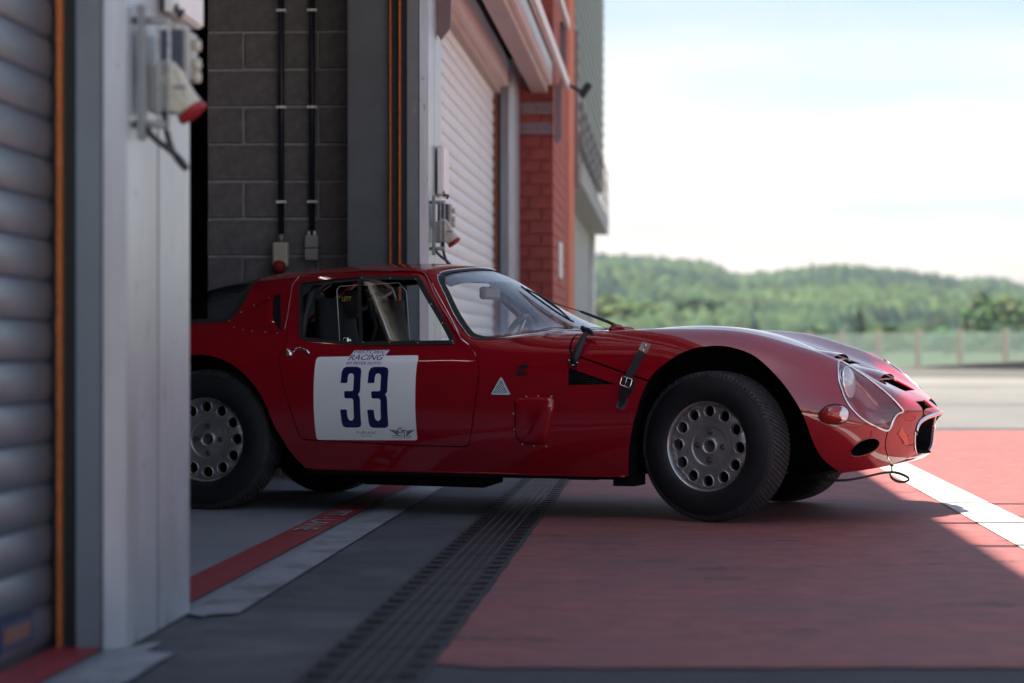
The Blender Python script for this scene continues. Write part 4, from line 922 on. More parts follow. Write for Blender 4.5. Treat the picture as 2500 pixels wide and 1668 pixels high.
# ---- flat graphics wrapped onto the body
def wrap(bm, off, step=.02):
    xs = [v.co.x for v in bm.verts]; zs = [v.co.z for v in bm.verts]
    for lo, hi, ax in ((min(xs), max(xs), 0), (min(zs), max(zs), 2)):
        k = math.floor(lo/step)+1
        while k*step < hi:
            co = Vector((0, 0, 0)); co[ax] = k*step; no = Vector((0, 0, 0)); no[ax] = 1
            bmesh.ops.bisect_plane(bm, geom=list(bm.verts)+list(bm.edges)+list(bm.faces), plane_co=co, plane_no=no, dist=1e-6); k += 1
    V = []; bm.verts.index_update()
    for v in bm.verts: V.append(onside(v.co.x, v.co.z, off))
    return V, [tuple(v.index for v in f.verts) for f in bm.faces]
def decal(poly_list, name, mat, parent, off, step=.02, label=None):
    bm = bmesh.new()
    for poly in poly_list:
        vs_ = [bm.verts.new((x, 0, z)) for x, z in poly]; bm.faces.new(vs_)
    bm.normal_update(); bmesh.ops.triangulate(bm, faces=bm.faces[:], ngon_method='EAR_CLIP')
    V, F = wrap(bm, off, step); bm.free()
    me = bpy.data.meshes.new(name); me.from_pydata([(v.x, -v.y, v.z) for v in V], [], F); me.update()
    bm = bmesh.new(); bm.from_mesh(me); bmesh.ops.recalc_face_normals(bm, faces=bm.faces)
    for f in bm.faces:
        if f.normal.y > 0: f.normal_flip()
    bm.to_mesh(me); bm.free(); me.shade_smooth()
    me.materials.append(mat); o = bpy.data.objects.new(name, me); link(o, parent)
    if label: o['label'] = label
    return o
def text_mesh(txt, shear=0, spacing=1.0, weight=0):
    cu = bpy.data.curves.new('t', 'FONT'); cu.body = txt; cu.size = 1; cu.shear = shear; cu.space_character = spacing; cu.resolution_u = 3; cu.offset = weight
    o = bpy.data.objects.new('t', cu); COL.objects.link(o); me = evaluated(o); bpy.data.objects.remove(o); return me
def text_decal(txt, x0, x1, z0, z1, name, mat, parent, off, shear=0, spacing=1, weight=0, step=.0083):
    me = text_mesh(txt, shear, spacing, weight); xs = [v.co.x for v in me.vertices]; ys = [v.co.y for v in me.vertices]
    sx = (x1-x0)/(max(xs)-min(xs)); sy = (z1-z0)/(max(ys)-min(ys)); mx, my = min(xs), min(ys)
    bm = bmesh.new(); bm.from_mesh(me)
    for v in bm.verts: v.co = Vector((x0+(v.co.x-mx)*sx, 0, z0+(v.co.y-my)*sy))
    bmesh.ops.triangulate(bm, faces=bm.faces[:])
    V, F = wrap(bm, off, step); bm.free()
    me2 = bpy.data.meshes.new(name); me2.from_pydata([(v.x, -v.y, v.z) for v in V], [], F); me2.update(); me2.shade_smooth(); me2.materials.append(mat)
    o = bpy.data.objects.new(name, me2); link(o, parent); return o
NP = decal([roundpoly([(-1.675,.647),(-1.222,.655),(-1.222,.306),(-1.672,.302)], .014, 5)], 'number_panel', m_white, DOOR_O, .0012, .015)
THREE = [(575,582),(583,420),(600,370),(640,345),(800,345),(850,365),(865,410),(860,690),(855,715),(830,745),(855,790),(860,830),(866,1180),(852,1220),(810,1236),(640,1236),(600,1215),(585,1170),(573,985),(580,972),(655,970),(668,982),(674,1080),(690,1118),(720,1136),(752,1120),(766,1085),(765,835),(745,806),(650,806),(635,790),(630,715),(640,702),(740,700),(760,685),(764,490),(752,452),(720,439),(690,450),(676,485),(672,572),(662,582)]
for k in range(2):
    decal([[(-1.554+.1205*k+(u-575)/290*.0895, .607-(v-345)*.000282) for u, v in THREE]], 'digit_three', m_navy, NP, .0018, .015)
decal([[(-1.520,.674),(-1.365,.676),(-1.383,.612),(-1.543,.610)]], 'banner', m_white2, NP, .0018, .008)
text_decal('HISTORIC', -1.518, -1.370, .660, .674, 'lettering', m_navy, NP, .0026, .28, 1, .006)
text_decal('RACING', -1.530, -1.377, .634, .656, 'lettering', m_navy, NP, .0026, .28, 1, .006)
text_decal('BY PETER AUTO', -1.535, -1.383, .616, .627, 'lettering', m_grey_ink, NP, .0026, .28, 1, .006)
text_decal('FURIANI', -1.488, -1.405, .330, .341, 'lettering', m_grey_ink, NP, .0018, 0, 1.3)
text_decal('RACING', -1.468, -1.424, .319, .325, 'lettering', m_grey_ink, NP, .0018, 0, 1.4)
text_decal('G', -1.306, -1.284, .334, .358, 'emblem_letter', m_navy, NP, .0018)
text_decal('T', -1.288, -1.268, .316, .348, 'emblem_letter', m_navy, NP, .0018)
text_decal("THE GREATEST'S", -1.335, -1.284, .3135, .3195, 'lettering', m_grey_ink, NP, .0018); text_decal('TROPHY', -1.274, -1.247, .3135, .3195, 'lettering', m_grey_ink, NP, .0018)
for s in (1, -1):
    wings = []
    for k in range(5):
        a = -1.292 if s == -1 else -1.280; z = .350-.0055*k; tipx = (.056-.010*k)
        wings.append([(a+s*.012, z-.006), (a+s*.012, z-.0095), (a+s*tipx*.7, z-.0055), (a+s*tipx, z+.002-.0005*k), (a+s*tipx*.7, z-.002)] if s == 1 else [(a-.012, z-.006), (a-tipx*.7, z-.002), (a-tipx, z+.002-.0005*k), (a-tipx*.7, z-.0055), (a-.012, z-.0095)])
    decal(wings, 'emblem_wing', m_navy, NP, .0018)
decal([[(-1.335,.325),(-1.284,.325),(-1.284,.323),(-1.335,.323)], [(-1.274,.325),(-1.247,.325),(-1.247,.323),(-1.274,.323)]], 'emblem_rule', m_navy, NP, .0018)
# body badges
def bar3(cm, pts, w, o0, o1):
    for a, b in zip(pts, pts[1:]):
        plate(cm, [tuple(p) for p in band([a, b], w)], o1-o0, o0)
BG = CM(); plate(BG, roundpoly([(-.851,.569),(-.808,.496),(-.892,.496)], .007, 4), .004, .001); BADGE = BG.part('triangle_badge', m_cyan)
tri_in = [(-.851,.555),(-.820,.5035),(-.881,.5035)]
decal([tri_in], 'badge_field', m_grey_ink, BADGE, .0056)
chk = []
for r in range(10):
    for q in range(12):
        if (r+q) % 2 == 0:
            z = .5045+r*.005; x = -.881+q*.0052; hw = .030*(1-(z+.0025-.5035)/.0515)
            if abs(x+.0026+.8505) < hw-.002: chk.append([(x, z), (x+.0046, z), (x+.0046, z+.0043), (x, z+.0043)])
decal(chk, 'badge_checks', m_white, BADGE, .0060)
ZB = CM(); bar3(ZB, [(-.781,.6135),(-.736,.6125)], .008, .001, .006); bar3(ZB, [(-.742,.610),(-.783,.583)], .009, .002, .0065); bar3(ZB, [(-.790,.580),(-.740,.579)], .008, .001, .006); ZB.part('z_emblem', m_black)
AR = [(.710,.368),(.701,.342),(.7155,.312),(.712,.302),(.726,.297),(.7275,.334),(.722,.326)]
def decal3(outline, name, mat, parent, off):
    bm = bmesh.new(); bm.faces.new([bm.verts.new(p) for p in outline]); bm.normal_update(); bmesh.ops.triangulate(bm, faces=bm.faces[:], ngon_method='EAR_CLIP')
    bmesh.ops.subdivide_edges(bm, edges=bm.edges[:], cuts=5, use_grid_fill=True); bm.verts.index_update()
    P = [near(v.co, off) for v in bm.verts]; F_ = [tuple(v.index for v in f_.verts) for f_ in bm.faces]; bm.free()
    me = bpy.data.meshes.new(name); me.from_pydata([(p.x, -p.y, p.z) for p in P], [], F_); me.update(); me.shade_smooth(); me.materials.append(mat)
    o = bpy.data.objects.new(name, me); return link(o, parent)
A3 = [(.71,.366,.368),(.701,.387,.342),(.716,.328,.31),(.712,.336,.302),(.726,.288,.297),(.728,.299,.336),(.723,.311,.326)]
AO = decal3(A3, 'tow_arrow', m_arrow, CAR, .0012)
c = CM(); c.tube([near(p, .0016) for p in A3], .0013, 5, True); c.part('arrow_outline', m_arrowline, AO)
# ---- tow strap hanging from the nose
c = CM()
ctr = spline2([(.36,.40,.170),(.45,.40,.154),(.53,.37,.160),(.60,.32,.176),(.66,.26,.183),(.70,.22,.168),(.715,.20,.152),(.70,.21,.143),(.672,.235,.146),(.652,.255,.162),(.648,.265,.176)], 50)
V = []
for p in ctr: V += [(p[0], p[1]-.014, p[2]-.004), (p[0], p[1]+.014, p[2]-.004), (p[0], p[1]+.014, p[2]+.005), (p[0], p[1]-.014, p[2]+.005)]
c.add(V, [(4*i+k, 4*i+(k+1) % 4, 4*i+4+(k+1) % 4, 4*i+4+k) for i in range(49) for k in range(4)]); TS = c.part('tow_strap', m_rubber)
c = CM(); c.tube([(.655,.26,.215),(.655,.26,.178)], .003, 6); c.box(.648, .662, .253, .267, .208, .212); c.part('strap_bolt', m_under, TS)
# ---- wiper
W = CM(); w0, w1 = ontop(-.965,.16,.012), ontop(-.735,.40,.012)
def wl(t, o): 
    p = (-1.000+.277*t, .05+.12*t); return ontop(p[0], p[1], o)
W.tube([wl(t/14, .010) for t in range(15)], .0042, 6); WI = W.part('wiper_blade', m_rubber)
c = CM(); c.tube([wl(.08, .014), wl(.3, .026), wl(.5, .028), wl(.7, .026), wl(.92, .014)], [.003,.0045,.007,.0045,.003], 6); c.part('wiper_spine', m_black, WI)
c = CM(); a = wl(.5, .030); b = ontop(-.64,-.05,.030); c.tube([a, a.lerp(b, .5)+Vector((0, 0, .004)), a.lerp(b, .55)+Vector((0, 0, .004)), b, ontop(-.60,-.06,.02)], [.0022,.0022,.006,.007,.007], 6); c.part('wiper_arm', m_black, WI)
c = CM(); M = Matrix.Translation(ontop(-.59,-.05)); c.lathe([(-.01,.055),(.010,.04),(.022,.026),(.028,.012),(.029,.001)], 20, 'z', M); c.part('wiper_cowl', m_red)
c = CM(); p = ontop(-.47,.28); M = Matrix.Translation(p) @ Matrix.Diagonal((1.9, 1, 1, 1)); c.lathe([(-.006,.030),(.008,.028),(.016,.019),(.019,.008),(.0195,.0005)], 20, 'z', M); c.part('cowl_bump', m_red)
# ================================================================= wheels
def wheel_meshes():
    R = .299; out = {}
    c = CM(); prof = [(-.075,.176),(-.090,.20),(-.0925,.225),(-.088,.255),(-.078,.280),(-.070,.2885),(-.035,.2925),(0,.2935),(.035,.2925),(.070,.2885),(.078,.280),(.088,.255),(.0925,.225),(.090,.205),(.084,.188),(.076,.178)]
    dens = spline2(prof, 56).tolist(); c.lathe(dens, 72); out['tyre'] = (c.mesh(m_tyre), None)
    c = CM(); NB = 96
    rows = [(-.066,-.045),(-.043,-.022),(-.020,.001),(.003,.022),(.024,.045),(.047,.067)]
    for j, (ya, yb) in enumerate(rows):
        for i in range(NB):
            a0 = 2*math.pi*(i+.5*(j % 2))/NB; da = 2*math.pi/NB; V = []
            for (aa, yy) in ((a0+.03*da, ya), (a0+.03*da, (ya+yb)/2), (a0+.30*da, (ya+yb)/2), (a0+.30*da, yb), (a0+.97*da, yb), (a0+.97*da, (ya+yb)/2+.001), (a0+.72*da, (ya+yb)/2+.001), (a0+.72*da, ya)):
                rc = .2935-.6*yy*yy
                for rr in (rc-.004, rc+.0055-.25*yy*yy): V.append((rr*math.cos(aa), yy, rr*math.sin(aa)))
            V = [V[k] for k in range(0, 16, 2)]+[V[k] for k in range(1, 16, 2)]
            c.add(V, [tuple(range(8, 16))]+[(k, (k+1) % 8, (k+1) % 8+8, k+8) for k in range(8)])
    for s in (1, -1):
        for i in range(NB):
            a0 = 2*math.pi*i/NB; da = 2*math.pi/NB; V = []
            for (yy, r0, r1) in ((.068, .284, .2955), (.0745, .279, .2905), (.0785, .274, .2785)):
                for aa in (a0+.10*da, a0+.88*da):
                    for rr in (r0, r1): V.append((rr*math.cos(aa), s*(yy+(.0022 if rr == r1 else 0)), rr*math.sin(aa)))
            c.add(V, [(1, 3, 7, 5), (5, 7, 11, 9), (0, 1, 5, 4), (4, 5, 9, 8), (2, 6, 7, 3), (6, 10, 11, 7), (0, 2, 3, 1), (8, 9, 11, 10)])
    out['tread'] = (c.mesh(m_tread), 'stuff')
    # alloy disc with twelve holes: lathed centre and outer rim, and a ring of twelve pierced sectors between them
    front = [(.048,.0235),(.046,.030),(.0445,.070),(.044,.0765),(.0485,.0785),(.051,.081),(.052,.10),(.0555,.118),(.0565,.1375),(.053,.155),(.046,.165),(.047,.170)]
    fr_ = np.array([p[1] for p in front]); fy_ = np.array([p[0] for p in front]); yr = lambda r: float(np.interp(r, fr_, fy_))
    RA, RB, HC, HR = .1005, .1700, .1385, .0228
    c = CM(); c.lathe([p for p in front if p[1] < RA]+[(yr(RA), RA)], 96)
    c.lathe([(yr(RB), RB),(.058,.1715),(.068,.174),(.0745,.179),(.0765,.185),(.076,.190),(.0735,.1935),(.070,.1945),(.064,.192),(.055,.183),(.030,.168),(-.06,.168),(-.075,.190),(-.07,.1935)], 96)
    c.lathe([(.020,.0235),(.048,.0235)], 32)
    for i in range(12):
        t0 = 2*math.pi*(i+.08)/12; hw_ = math.pi/12; ND = 32; rings = []
        for k in range(ND):
            a_ = 2*math.pi*k/ND; dx, dz = math.cos(a_), math.sin(a_); lo, hi = HR, .08        # distance to the sector edge along this direction
            for _ in range(30):
                m_ = (lo+hi)/2; rr = math.hypot(HC+m_*dx, m_*dz); th = math.atan2(m_*dz, HC+m_*dx)
                if RA <= rr <= RB and abs(th) <= hw_: lo = m_
                else: hi = m_
            rings.append([HR+(lo-HR)*q for q in (0, .35, .7, 1)])
        V = []
        for q in range(4):
            for k in range(ND):
                a_ = 2*math.pi*k/ND; d_ = rings[k][q]; x_ = HC+d_*math.cos(a_); z_ = d_*math.sin(a_); rr = math.hypot(x_, z_); th = math.atan2(z_, x_)+t0
                V.append((rr*math.cos(th), yr(rr), rr*math.sin(th)))
        for k in range(ND):                                  # wall of the hole
            a_ = 2*math.pi*k/ND; x_ = HC+HR*math.cos(a_); z_ = HR*math.sin(a_); rr = math.hypot(x_, z_); th = math.atan2(z_, x_)+t0; V.append((rr*math.cos(th), .036, rr*math.sin(th)))
        F = [(q*ND+k, q*ND+(k+1) % ND, (q+1)*ND+(k+1) % ND, (q+1)*ND+k) for q in range(3) for k in range(ND)]+[(k, (k+1) % ND, 4*ND+(k+1) % ND, 4*ND+k) for k in range(ND)]
        c.add(V, F, True)
    rm = bpy.data.meshes.new('rim'); rm.from_pydata(c.V, [], c.F); rm.update(); bm = bmesh.new(); bm.from_mesh(rm); bmesh.ops.remove_doubles(bm, verts=bm.verts, dist=2e-5); bm.to_mesh(rm); bm.free()
    rm.materials.append(m_alloy); rm.shade_smooth(); rm.set_sharp_from_angle(angle=math.radians(38)); out['rim'] = (rm, None)
    c = CM(); c.lathe([(-.004,.0218),(.003,.0225),(.0042,.0248),(.001,.0275),(-.004,.0285)], 24); out['hole_collar'] = (c.mesh(m_alloy), [(.1385*math.cos(2*math.pi*(i+.08)/12), -.0560, .1385*math.sin(2*math.pi*(i+.08)/12)) for i in range(12)])
    c = CM(); c.lathe([(.046,.036),(.056,.034),(.058,.030),(.056,.025),(.030,.0235)], 28); out['hub_ring'] = (c.mesh(m_alloy), None)
    c = CM(); c.lathe([(-.004,.0125),(.004,.0115),(.0045,.0095),(.001,.0085),(.001,.0065),(.007,.0060),(.0075,.0005)], 12); out['wheel_nut'] = (c.mesh(m_alloyd), [(.0565*math.cos(math.pi/2*i+.02), -.046, .0565*math.sin(math.pi/2*i+.02)) for i in range(4)])
    c = CM(); c.lathe([(.0,.162),(-.002,.06),(-.002,.0005)], 32); out['brake_disc'] = (c.mesh(m_under), None)
    c = CM(); c.lathe([(.026,.0235),(.020,.02),(.018,.0005)], 20); out['hub_bore'] = (c.mesh(m_alloyd), None)
    return out
WM = wheel_meshes()
STEER = math.radians(15)
for (x, yn, st_, nm) in ((.020, .645, -STEER, 1), (-2.185, .640, 0, 1), (.020, -.645, -STEER, -1), (-2.185, -.640, 0, -1)):
    w = empty('wheel', (x, -yn, .297), st_+(0 if nm == 1 else math.pi), CAR)
    w.rotation_euler = (0, .06 if x > -1 else .02, st_+(0 if nm == 1 else math.pi))
    w.rotation_mode = 'XYZ'
    for nme, (me, kind) in WM.items():
        for loc_ in (kind if isinstance(kind, list) else [(0, 0, 0)]):
            o = bpy.data.objects.new(nme, me); link(o, w); o.location = loc_
            if kind == 'stuff': o['kind'] = kind
# suspension arms visible between the front wheels
c = CM(); c.tube([(.10,.50,.24),(.14,.1,.27),(.14,-.1,.27),(.10,-.50,.24)], .011, 8); c.tube([(.22,.50,.23),(.24,-.5,.23)], .008, 8); c.box(-.1, .25, -.25, .25, .22, .34); c.part('suspension', m_under)
c = CM(); c.tube([(-2.2,-.55,.29),(-2.2,.55,.29)], .03, 8); c.box(-2.5, -1.9, -.3, .3, .2, .36); c.part('rear_axle', m_under)
# ================================================================= interior
c = CM(); hp = spline2([(-1.83,.56,.40),(-1.82,.545,.72),(-1.80,.46,.92),(-1.79,.30,.985),(-1.79,0,1.0)], 24).tolist(); hp += [[p[0], -p[1], p[2]] for p in reversed(hp[:-1])]
c.tube(hp, .019, 10); CG = c.part('roll_cage', m_black)
c = CM(); c.tube([(-1.79,.30,.975),(-2.15,.40,.70)], .019, 8); c.tube([(-1.79,-.36,.965),(-2.12,-.45,.70)], .019, 8); c.tube([(-1.79,-.40,.95),(-1.95,.45,.62)], .018, 8); c.part('cage_stay', m_black, CG)
c = CM(); c.tube([(-1.78,.02,.975),(-2.08,.04,.755)], .010, 8); c.part('cage_brace', m_redtube, CG)
c = CM(); c.tube([(-1.29,-.40,.955),(-1.02,-.50,.68)], .014, 8); c.part('pillar_tube', m_redin, CG); c = CM(); c.tube([(-1.26,.405,.955),(-1.00,.53,.66)], .010, 8); c.part('pillar_tube', m_redin, CG)
# seats
for y0 in (.30, -.30):
    c = CM(); pr = spline2([(-1.735,.90),(-1.72,.74),(-1.67,.52),(-1.58,.37),(-1.36,.32),(-1.16,.36)], 20); V = []
    for i, (x, z) in enumerate(pr):
        wv = .13+.05*min(1, max(0, (.86-z)/.25)); nrmv = np.gradient(pr, axis=0)[i]; nrmv /= np.linalg.norm(nrmv); nx_, nz_ = nrmv[1], -nrmv[0]
        for k in range(9):
            t = -1+k/4; e = .07*abs(t)**4
            V.append((x-nx_*e*-1, y0+wv*t, z-nz_*e*-1))
    for i, (x, z) in enumerate(pr):
        wv = .14+.05*min(1, max(0, (.86-z)/.25)); nrmv = np.gradient(pr, axis=0)[i]; nrmv /= np.linalg.norm(nrmv); nx_, nz_ = nrmv[1], -nrmv[0]
        for k in range(9):
            t = -1+k/4; e = .07*abs(t)**4-.035
            V.append((x+nx_*e, y0+wv*t, z+nz_*e))
    n1 = 20*9; F = [(o+i*9+k, o+i*9+k+1, o+i*9+k+10, o+i*9+k+9) for o in (0, n1) for i in range(19) for k in range(8)]
    F += [(i*9, i*9+9, n1+i*9+9, n1+i*9) for i in range(19)]+[(i*9+8, i*9+17, n1+i*9+17, n1+i*9+8) for i in range(19)]+[(k, k+1, n1+k+1, n1+k) for k in range(8)]
    c.add(V, F, True); SE = c.part('seat', m_fabric)
    c = CM(); M = Matrix.Translation((-1.692, y0, .875)) @ Matrix.Diagonal((.60, .95, 1.05, 1)); c.lathe([(-.06,.001),(-.055,.035),(-.03,.06),(0,.068),(.03,.06),(.055,.035),(.06,.001)], 20, 'z', M); (c.part('headrest', m_fabric, SE) if y0 > 0 else None)
# lettering on the near headrest (faces the window side)
me = text_mesh('TILLETT', 0, .95, .02); xs = [v.co.x for v in me.vertices]; k = .070/(max(xs)-min(xs)); V = [(-1.740+(v.co.x-min(xs))*k, .374+.0, .888+v.co.y*k*1.3) for v in me.vertices]
c = CM(); c.add([(x+.012, y-4*(x+1.693)**2, z) for x, y, z in V], [tuple(p.vertices) for p in me.polygons]); c.part('headrest_lettering', m_yellow)
# harness pieces and chromed catch behind the glass
c = CM(); c.tube([(-1.62,.30,.62),(-1.56,.33,.78),(-1.60,.33,.90)], .010, 6, flat=.3); c.part('harness_belt', m_fabric)
c = CM(); M = Matrix.Translation((-1.585, .600, .715)); c.lathe([(-.02,.012),(.0,.017),(.010,.017),(.014,.008),(.014,.0005)], 16, 'y', M); c.tube([(-1.60,.60,.695),(-1.565,.60,.695)], .008, 6); c.part('window_catch', m_chrome, DOOR_O)
c = CM(); c.tube([onside(-1.515,.94,-.015), onside(-1.385,.728,-.015)], .0038, 6); c.part('pane_rod', m_steel, DOOR_O)
c = CM(); c.tube([onside(-1.605,.711,-.010), onside(-1.678,.938,-.010), onside(-1.670,.955,-.010), onside(-1.40,.968,-.010), onside(-1.355,.93,-.010), onside(-1.289,.711,-.010)], .0013, 5); c.part('pane_edge', material('plexi_edge', (.62, .70, .68), .2), DOOR_O)
c = CM(); c.tube([(lambda q: (q.x, -q.y, q.z))(onside(x, z, -.008)) for x, z in ((-1.245,.93),(-1.235,.935),(-1.225,.925),(-1.12,.71))], .002, 5); c.part('pane_edge', bpy.data.materials['plexi_edge'])
# dashboard, steering wheel, mirror
c = CM(); V = []
dpr = [(-.98,.60),(-1.0,.685),(-.96,.715),(-.85,.72),(-.66,.735)]
for (x, z) in dpr:
    for k in range(9): y = -.56+1.12*k/8; V.append((x+.10*(y/.56)**2*(-.6 if x > -.8 else 0), y, z-.02*(y/.56)**2))
c.add(V, [(i*9+k, i*9+k+1, i*9+k+10, i*9+k+9) for i in range(4) for k in range(8)], True); DB = c.part('dashboard', m_black)
c = CM(); M = Matrix.Translation((-.91, -.28, .705)) @ Matrix.Diagonal((.8, 1, .55, 1)); c.lathe([(-.10,.03),(-.09,.085),(0,.10),(.10,.06)], 18, 'x', M); c.part('gauge_binnacle', m_under, DB)
for y0 in (-.28,):
    M = Matrix.Translation((-1.15, y0, .665)) @ Matrix.Rotation(math.radians(22), 4, 'Y')
    c = CM(); c.tube([M @ Vector((0, .175*math.cos(a), .175*math.sin(a))) for a in [2*math.pi*k/40 for k in range(40)]], .013, 8, True); SW = c.part('steering_wheel', m_brown)
    c = CM()
    for k in range(3):
        a = math.pi/2*(1+k*1.333); c.tube([M @ Vector((0, 0, 0)), M @ Vector((0, .17*math.cos(a), .17*math.sin(a)))], .008, 6)
    c.tube([M @ Vector((0, 0, 0)), M @ Vector((.25, 0, -.02))], .018, 8); c.part('wheel_spokes', m_steel, SW)
c = CM(); M = Matrix.Translation((-1.150, .02, .925)) @ Matrix.Rotation(math.radians(8), 4, 'Z'); c.cbox((0, 0, 0), (.035, .15, .055), M); MI = c.part('rear_view_mirror', material('mirror_reflection_beige', (.34, .27, .22), .4), None, .012)  # a reflection painted in as the beige of the mirror back
c = CM(); c.tube([(-1.15,.02,.945),(-1.125,.02,.995)], .006, 6); c.part('mirror_stem', m_steel, MI)
c = CM(); c.box(-2.2, -1.86, -.60, .60, .40, .70); c.box(-2.9, -2.2, -.55, .55, .25, .72); c.part('luggage_deck', m_under)
c = CM(); c.box(-.62, -.45, -.6, .6, .25, .70); c.part('firewall', m_under)
# ================================================================= PIT WALL, FENCE, FOREST
WLL = bpy.data.objects.new('pit_wall', mesh_from([(4, 46.5, -.02), (30, 46.5, -.02), (30, 46.5, .56), (16, 46.6, .50), (10.2, 46.6, .45), (7.4, 46.7, .31), (4, 46.7, .14), (4, 47.1, -.02), (30, 47.1, -.02), (30, 47.1, .56), (16, 47.1, .50), (10.2, 47.1, .45), (7.4, 47.1, .31), (4, 47.1, .14)],
    [(0, 1, 2, 3, 4, 5, 6), (13, 12, 11, 10, 9, 8, 7), (2, 9, 10, 3), (3, 10, 11, 4), (4, 11, 12, 5), (5, 12, 13, 6), (0, 6, 13, 7), (1, 8, 9, 2)], mats=[material('pit_wall_concrete', (.125, .125, .123), .85, noise=.08, nscale=.6)], name='pit_wall')); link(WLL)
tag(WLL, 'low pale concrete wall rising to the right beyond the track', 'wall')
# pit wall along the right side of the lane, out of frame, seen in the paintwork
b = MB(); b.box(0, .35, -58, 44, -.02, 1.05); PW = b.build('lane_wall', bpy.data.materials['pit_wall_concrete']); PW.location = (17, 0, 0); tag(PW, 'long waist-high concrete wall along the far side of the pit lane', 'wall')
m_post = material('fence_post', (.13, .115, .105), .7); m_wire = material('fence_netting', (.20, .27, .24), .6)
# fence line
pts = [(11.0, 76.0), (10.35, 72.2)]
def fence_pt(t): return (8.6+t*.72, 78.5-t*2.55)
posts = [fence_pt(t) for t in range(-2, 9)]
FEN = empty('catch_fence', (*fence_pt(3), 0)); tag(FEN, 'wire catch fence on dark posts behind the low concrete wall', 'fence')
fx, fy = fence_pt(3)
for (x, y) in posts:
    p = MB(); p.box(x-fx-.08, x-fx+.08, y-fy-.08, y-fy+.08, -.03, 1.20); p.build('post', m_post, FEN)
for (a, b) in zip(posts, posts[1:]):
    p = MB()
    for k in range(16):
        z = .05+1.05*k/15; p.tube([(a[0]-fx, a[1]-fy, z), (b[0]-fx, b[1]-fy, z)], .008, 3, caps=False)
    for k in range(30):
        t = k/30; x = a[0]+(b[0]-a[0])*t-fx; y = a[1]+(b[1]-a[1])*t-fy; p.tube([(x, y, .0), (x, y, 1.11)], .008, 3, caps=False)
    p.build('netting', m_wire, FEN)
# ---- terrain with a wooded ridge
SKY = [(300,612),(900,606),(1437,604),(1540,608),(1625,615),(1700,621),(1746,632),(1774,649),(1798,656),(1849,650),(1910,645),(1976,640),(2018,631),(2079,632),(2149,639),(2219,647),(2290,659),(2355,672),(2383,668),(2453,670),(2500,684),(2700,690),(3200,700),(4000,690)]
sx = np.array([(a-1250)/5903 for a, _ in SKY]); se = np.array([(850-b)/5903 for _, b in SKY])
YC = 1450.
def crest(k): return float(np.interp(k, sx, se))
def terr(X, Y):
    k = X/Y; t = min(1, max(0, (Y-420)/(YC-420))); t = t**1.15
    roll = 3.0*math.sin(X*.021+Y*.007)+2.0*math.sin(X*.05-Y*.013)
    top = crest(k)*YC+.685-10
    return -1.2+(top+1.2)*t+roll*t*(1-t)*1.4 if Y <= YC else top-(Y-YC)*.12
V = []; F = []; ys = [90, 200, 320, 420]+[420+i*34.3 for i in range(1, 31)]+[1500, 1600, 1800]; xsn = 60
for Y in ys:
    for i in range(xsn+1):
        k = -.20+.66*i/xsn; X = k*Y; V.append((X, Y, terr(X, Y)-.0 if Y >= 420 else -.06-.9*(Y-90)/330))
for j in range(len(ys)-1):
    for i in range(xsn): F.append((j*(xsn+1)+i, j*(xsn+1)+i+1, (j+1)*(xsn+1)+i+1, (j+1)*(xsn+1)+i))
m_hill = material('hill_ground', (.05, .085, .03), .95, noise=.4, nscale=.01)
o = bpy.data.objects.new('hill', mesh_from(V, F, True, [m_hill], 'hill')); link(o); o['kind'] = 'structure'
def foliage(name, rough=.9):
    m = bpy.data.materials.new(name); m.use_nodes = True; nt = m.node_tree; b = nt.nodes['Principled BSDF']; b.inputs['Roughness'].default_value = .8; b.inputs['Specular IOR Level'].default_value = .2
    a = nt.nodes.new('ShaderNodeAttribute'); a.attribute_name = 'tint'; nt.links.new(a.outputs['Color'], b.inputs['Base Color'])
    return m
m_leaf = foliage('forest_leaves')
ico = bmesh.new(); bmesh.ops.create_icosphere(ico, subdivisions=2, radius=1); IV = np.array([v.co[:] for v in ico.verts]); IF = np.array([[v.index for v in f.verts] for f in ico.faces]); ico.free()
ico = bmesh.new(); bmesh.ops.create_icosphere(ico, subdivisions=1, radius=1); IV1 = np.array([v.co[:] for v in ico.verts]); IF1 = np.array([[v.index for v in f.verts] for f in ico.faces]); ico.free()
def trees_mesh(list_, name, mat, lod=1):
    rng = np.random.default_rng(11); VV = []; FF = []; CC = []; off = 0; bv_, bf_ = (IV1, IF1) if lod == 1 else (IV, IF)
    for (x, y, z, r, h, col, con) in list_:
        v = bv_*(1+rng.uniform(-.28, .28, (len(bv_), 1))); s = v.copy()
        if con:
            t = (v[:, 2]+1)/2; s[:, 0] = v[:, 0]*(1.15-t)*r; s[:, 1] = v[:, 1]*(1.15-t)*r
        else: s[:, 0] *= r; s[:, 1] *= r
        s[:, 2] = (v[:, 2]+.8)*h*.5; s += np.array([x, y, z]); VV.append(s); FF.append(bf_+off); off += len(bv_)
        CC.append(np.array(col)[None]*rng.uniform(.55, 1.5, (len(bf_), 1)))
    VV = np.concatenate(VV); FF = np.concatenate(FF); CC = np.concatenate(CC)
    me = bpy.data.meshes.new(name); me.vertices.add(len(VV)); me.vertices.foreach_set('co', VV.ravel()); me.loops.add(FF.size); me.loops.foreach_set('vertex_index', FF.ravel().astype(np.int32))
    me.polygons.add(len(FF)); me.polygons.foreach_set('loop_start', np.arange(0, FF.size, 3, dtype=np.int32)); me.update(calc_edges=True)
    at = me.attributes.new('tint', 'FLOAT_COLOR', 'FACE'); at.data.foreach_set('color', np.concatenate([CC, np.ones((len(CC), 1))], 1).ravel().astype(np.float32))
    me.materials.append(mat); return me
rng = np.random.default_rng(4); L_ = []
def patch(X, Y): return math.sin(X*.035+1.3)*math.cos(Y*.012+X*.008)+.5*math.sin(X*.09+Y*.03)
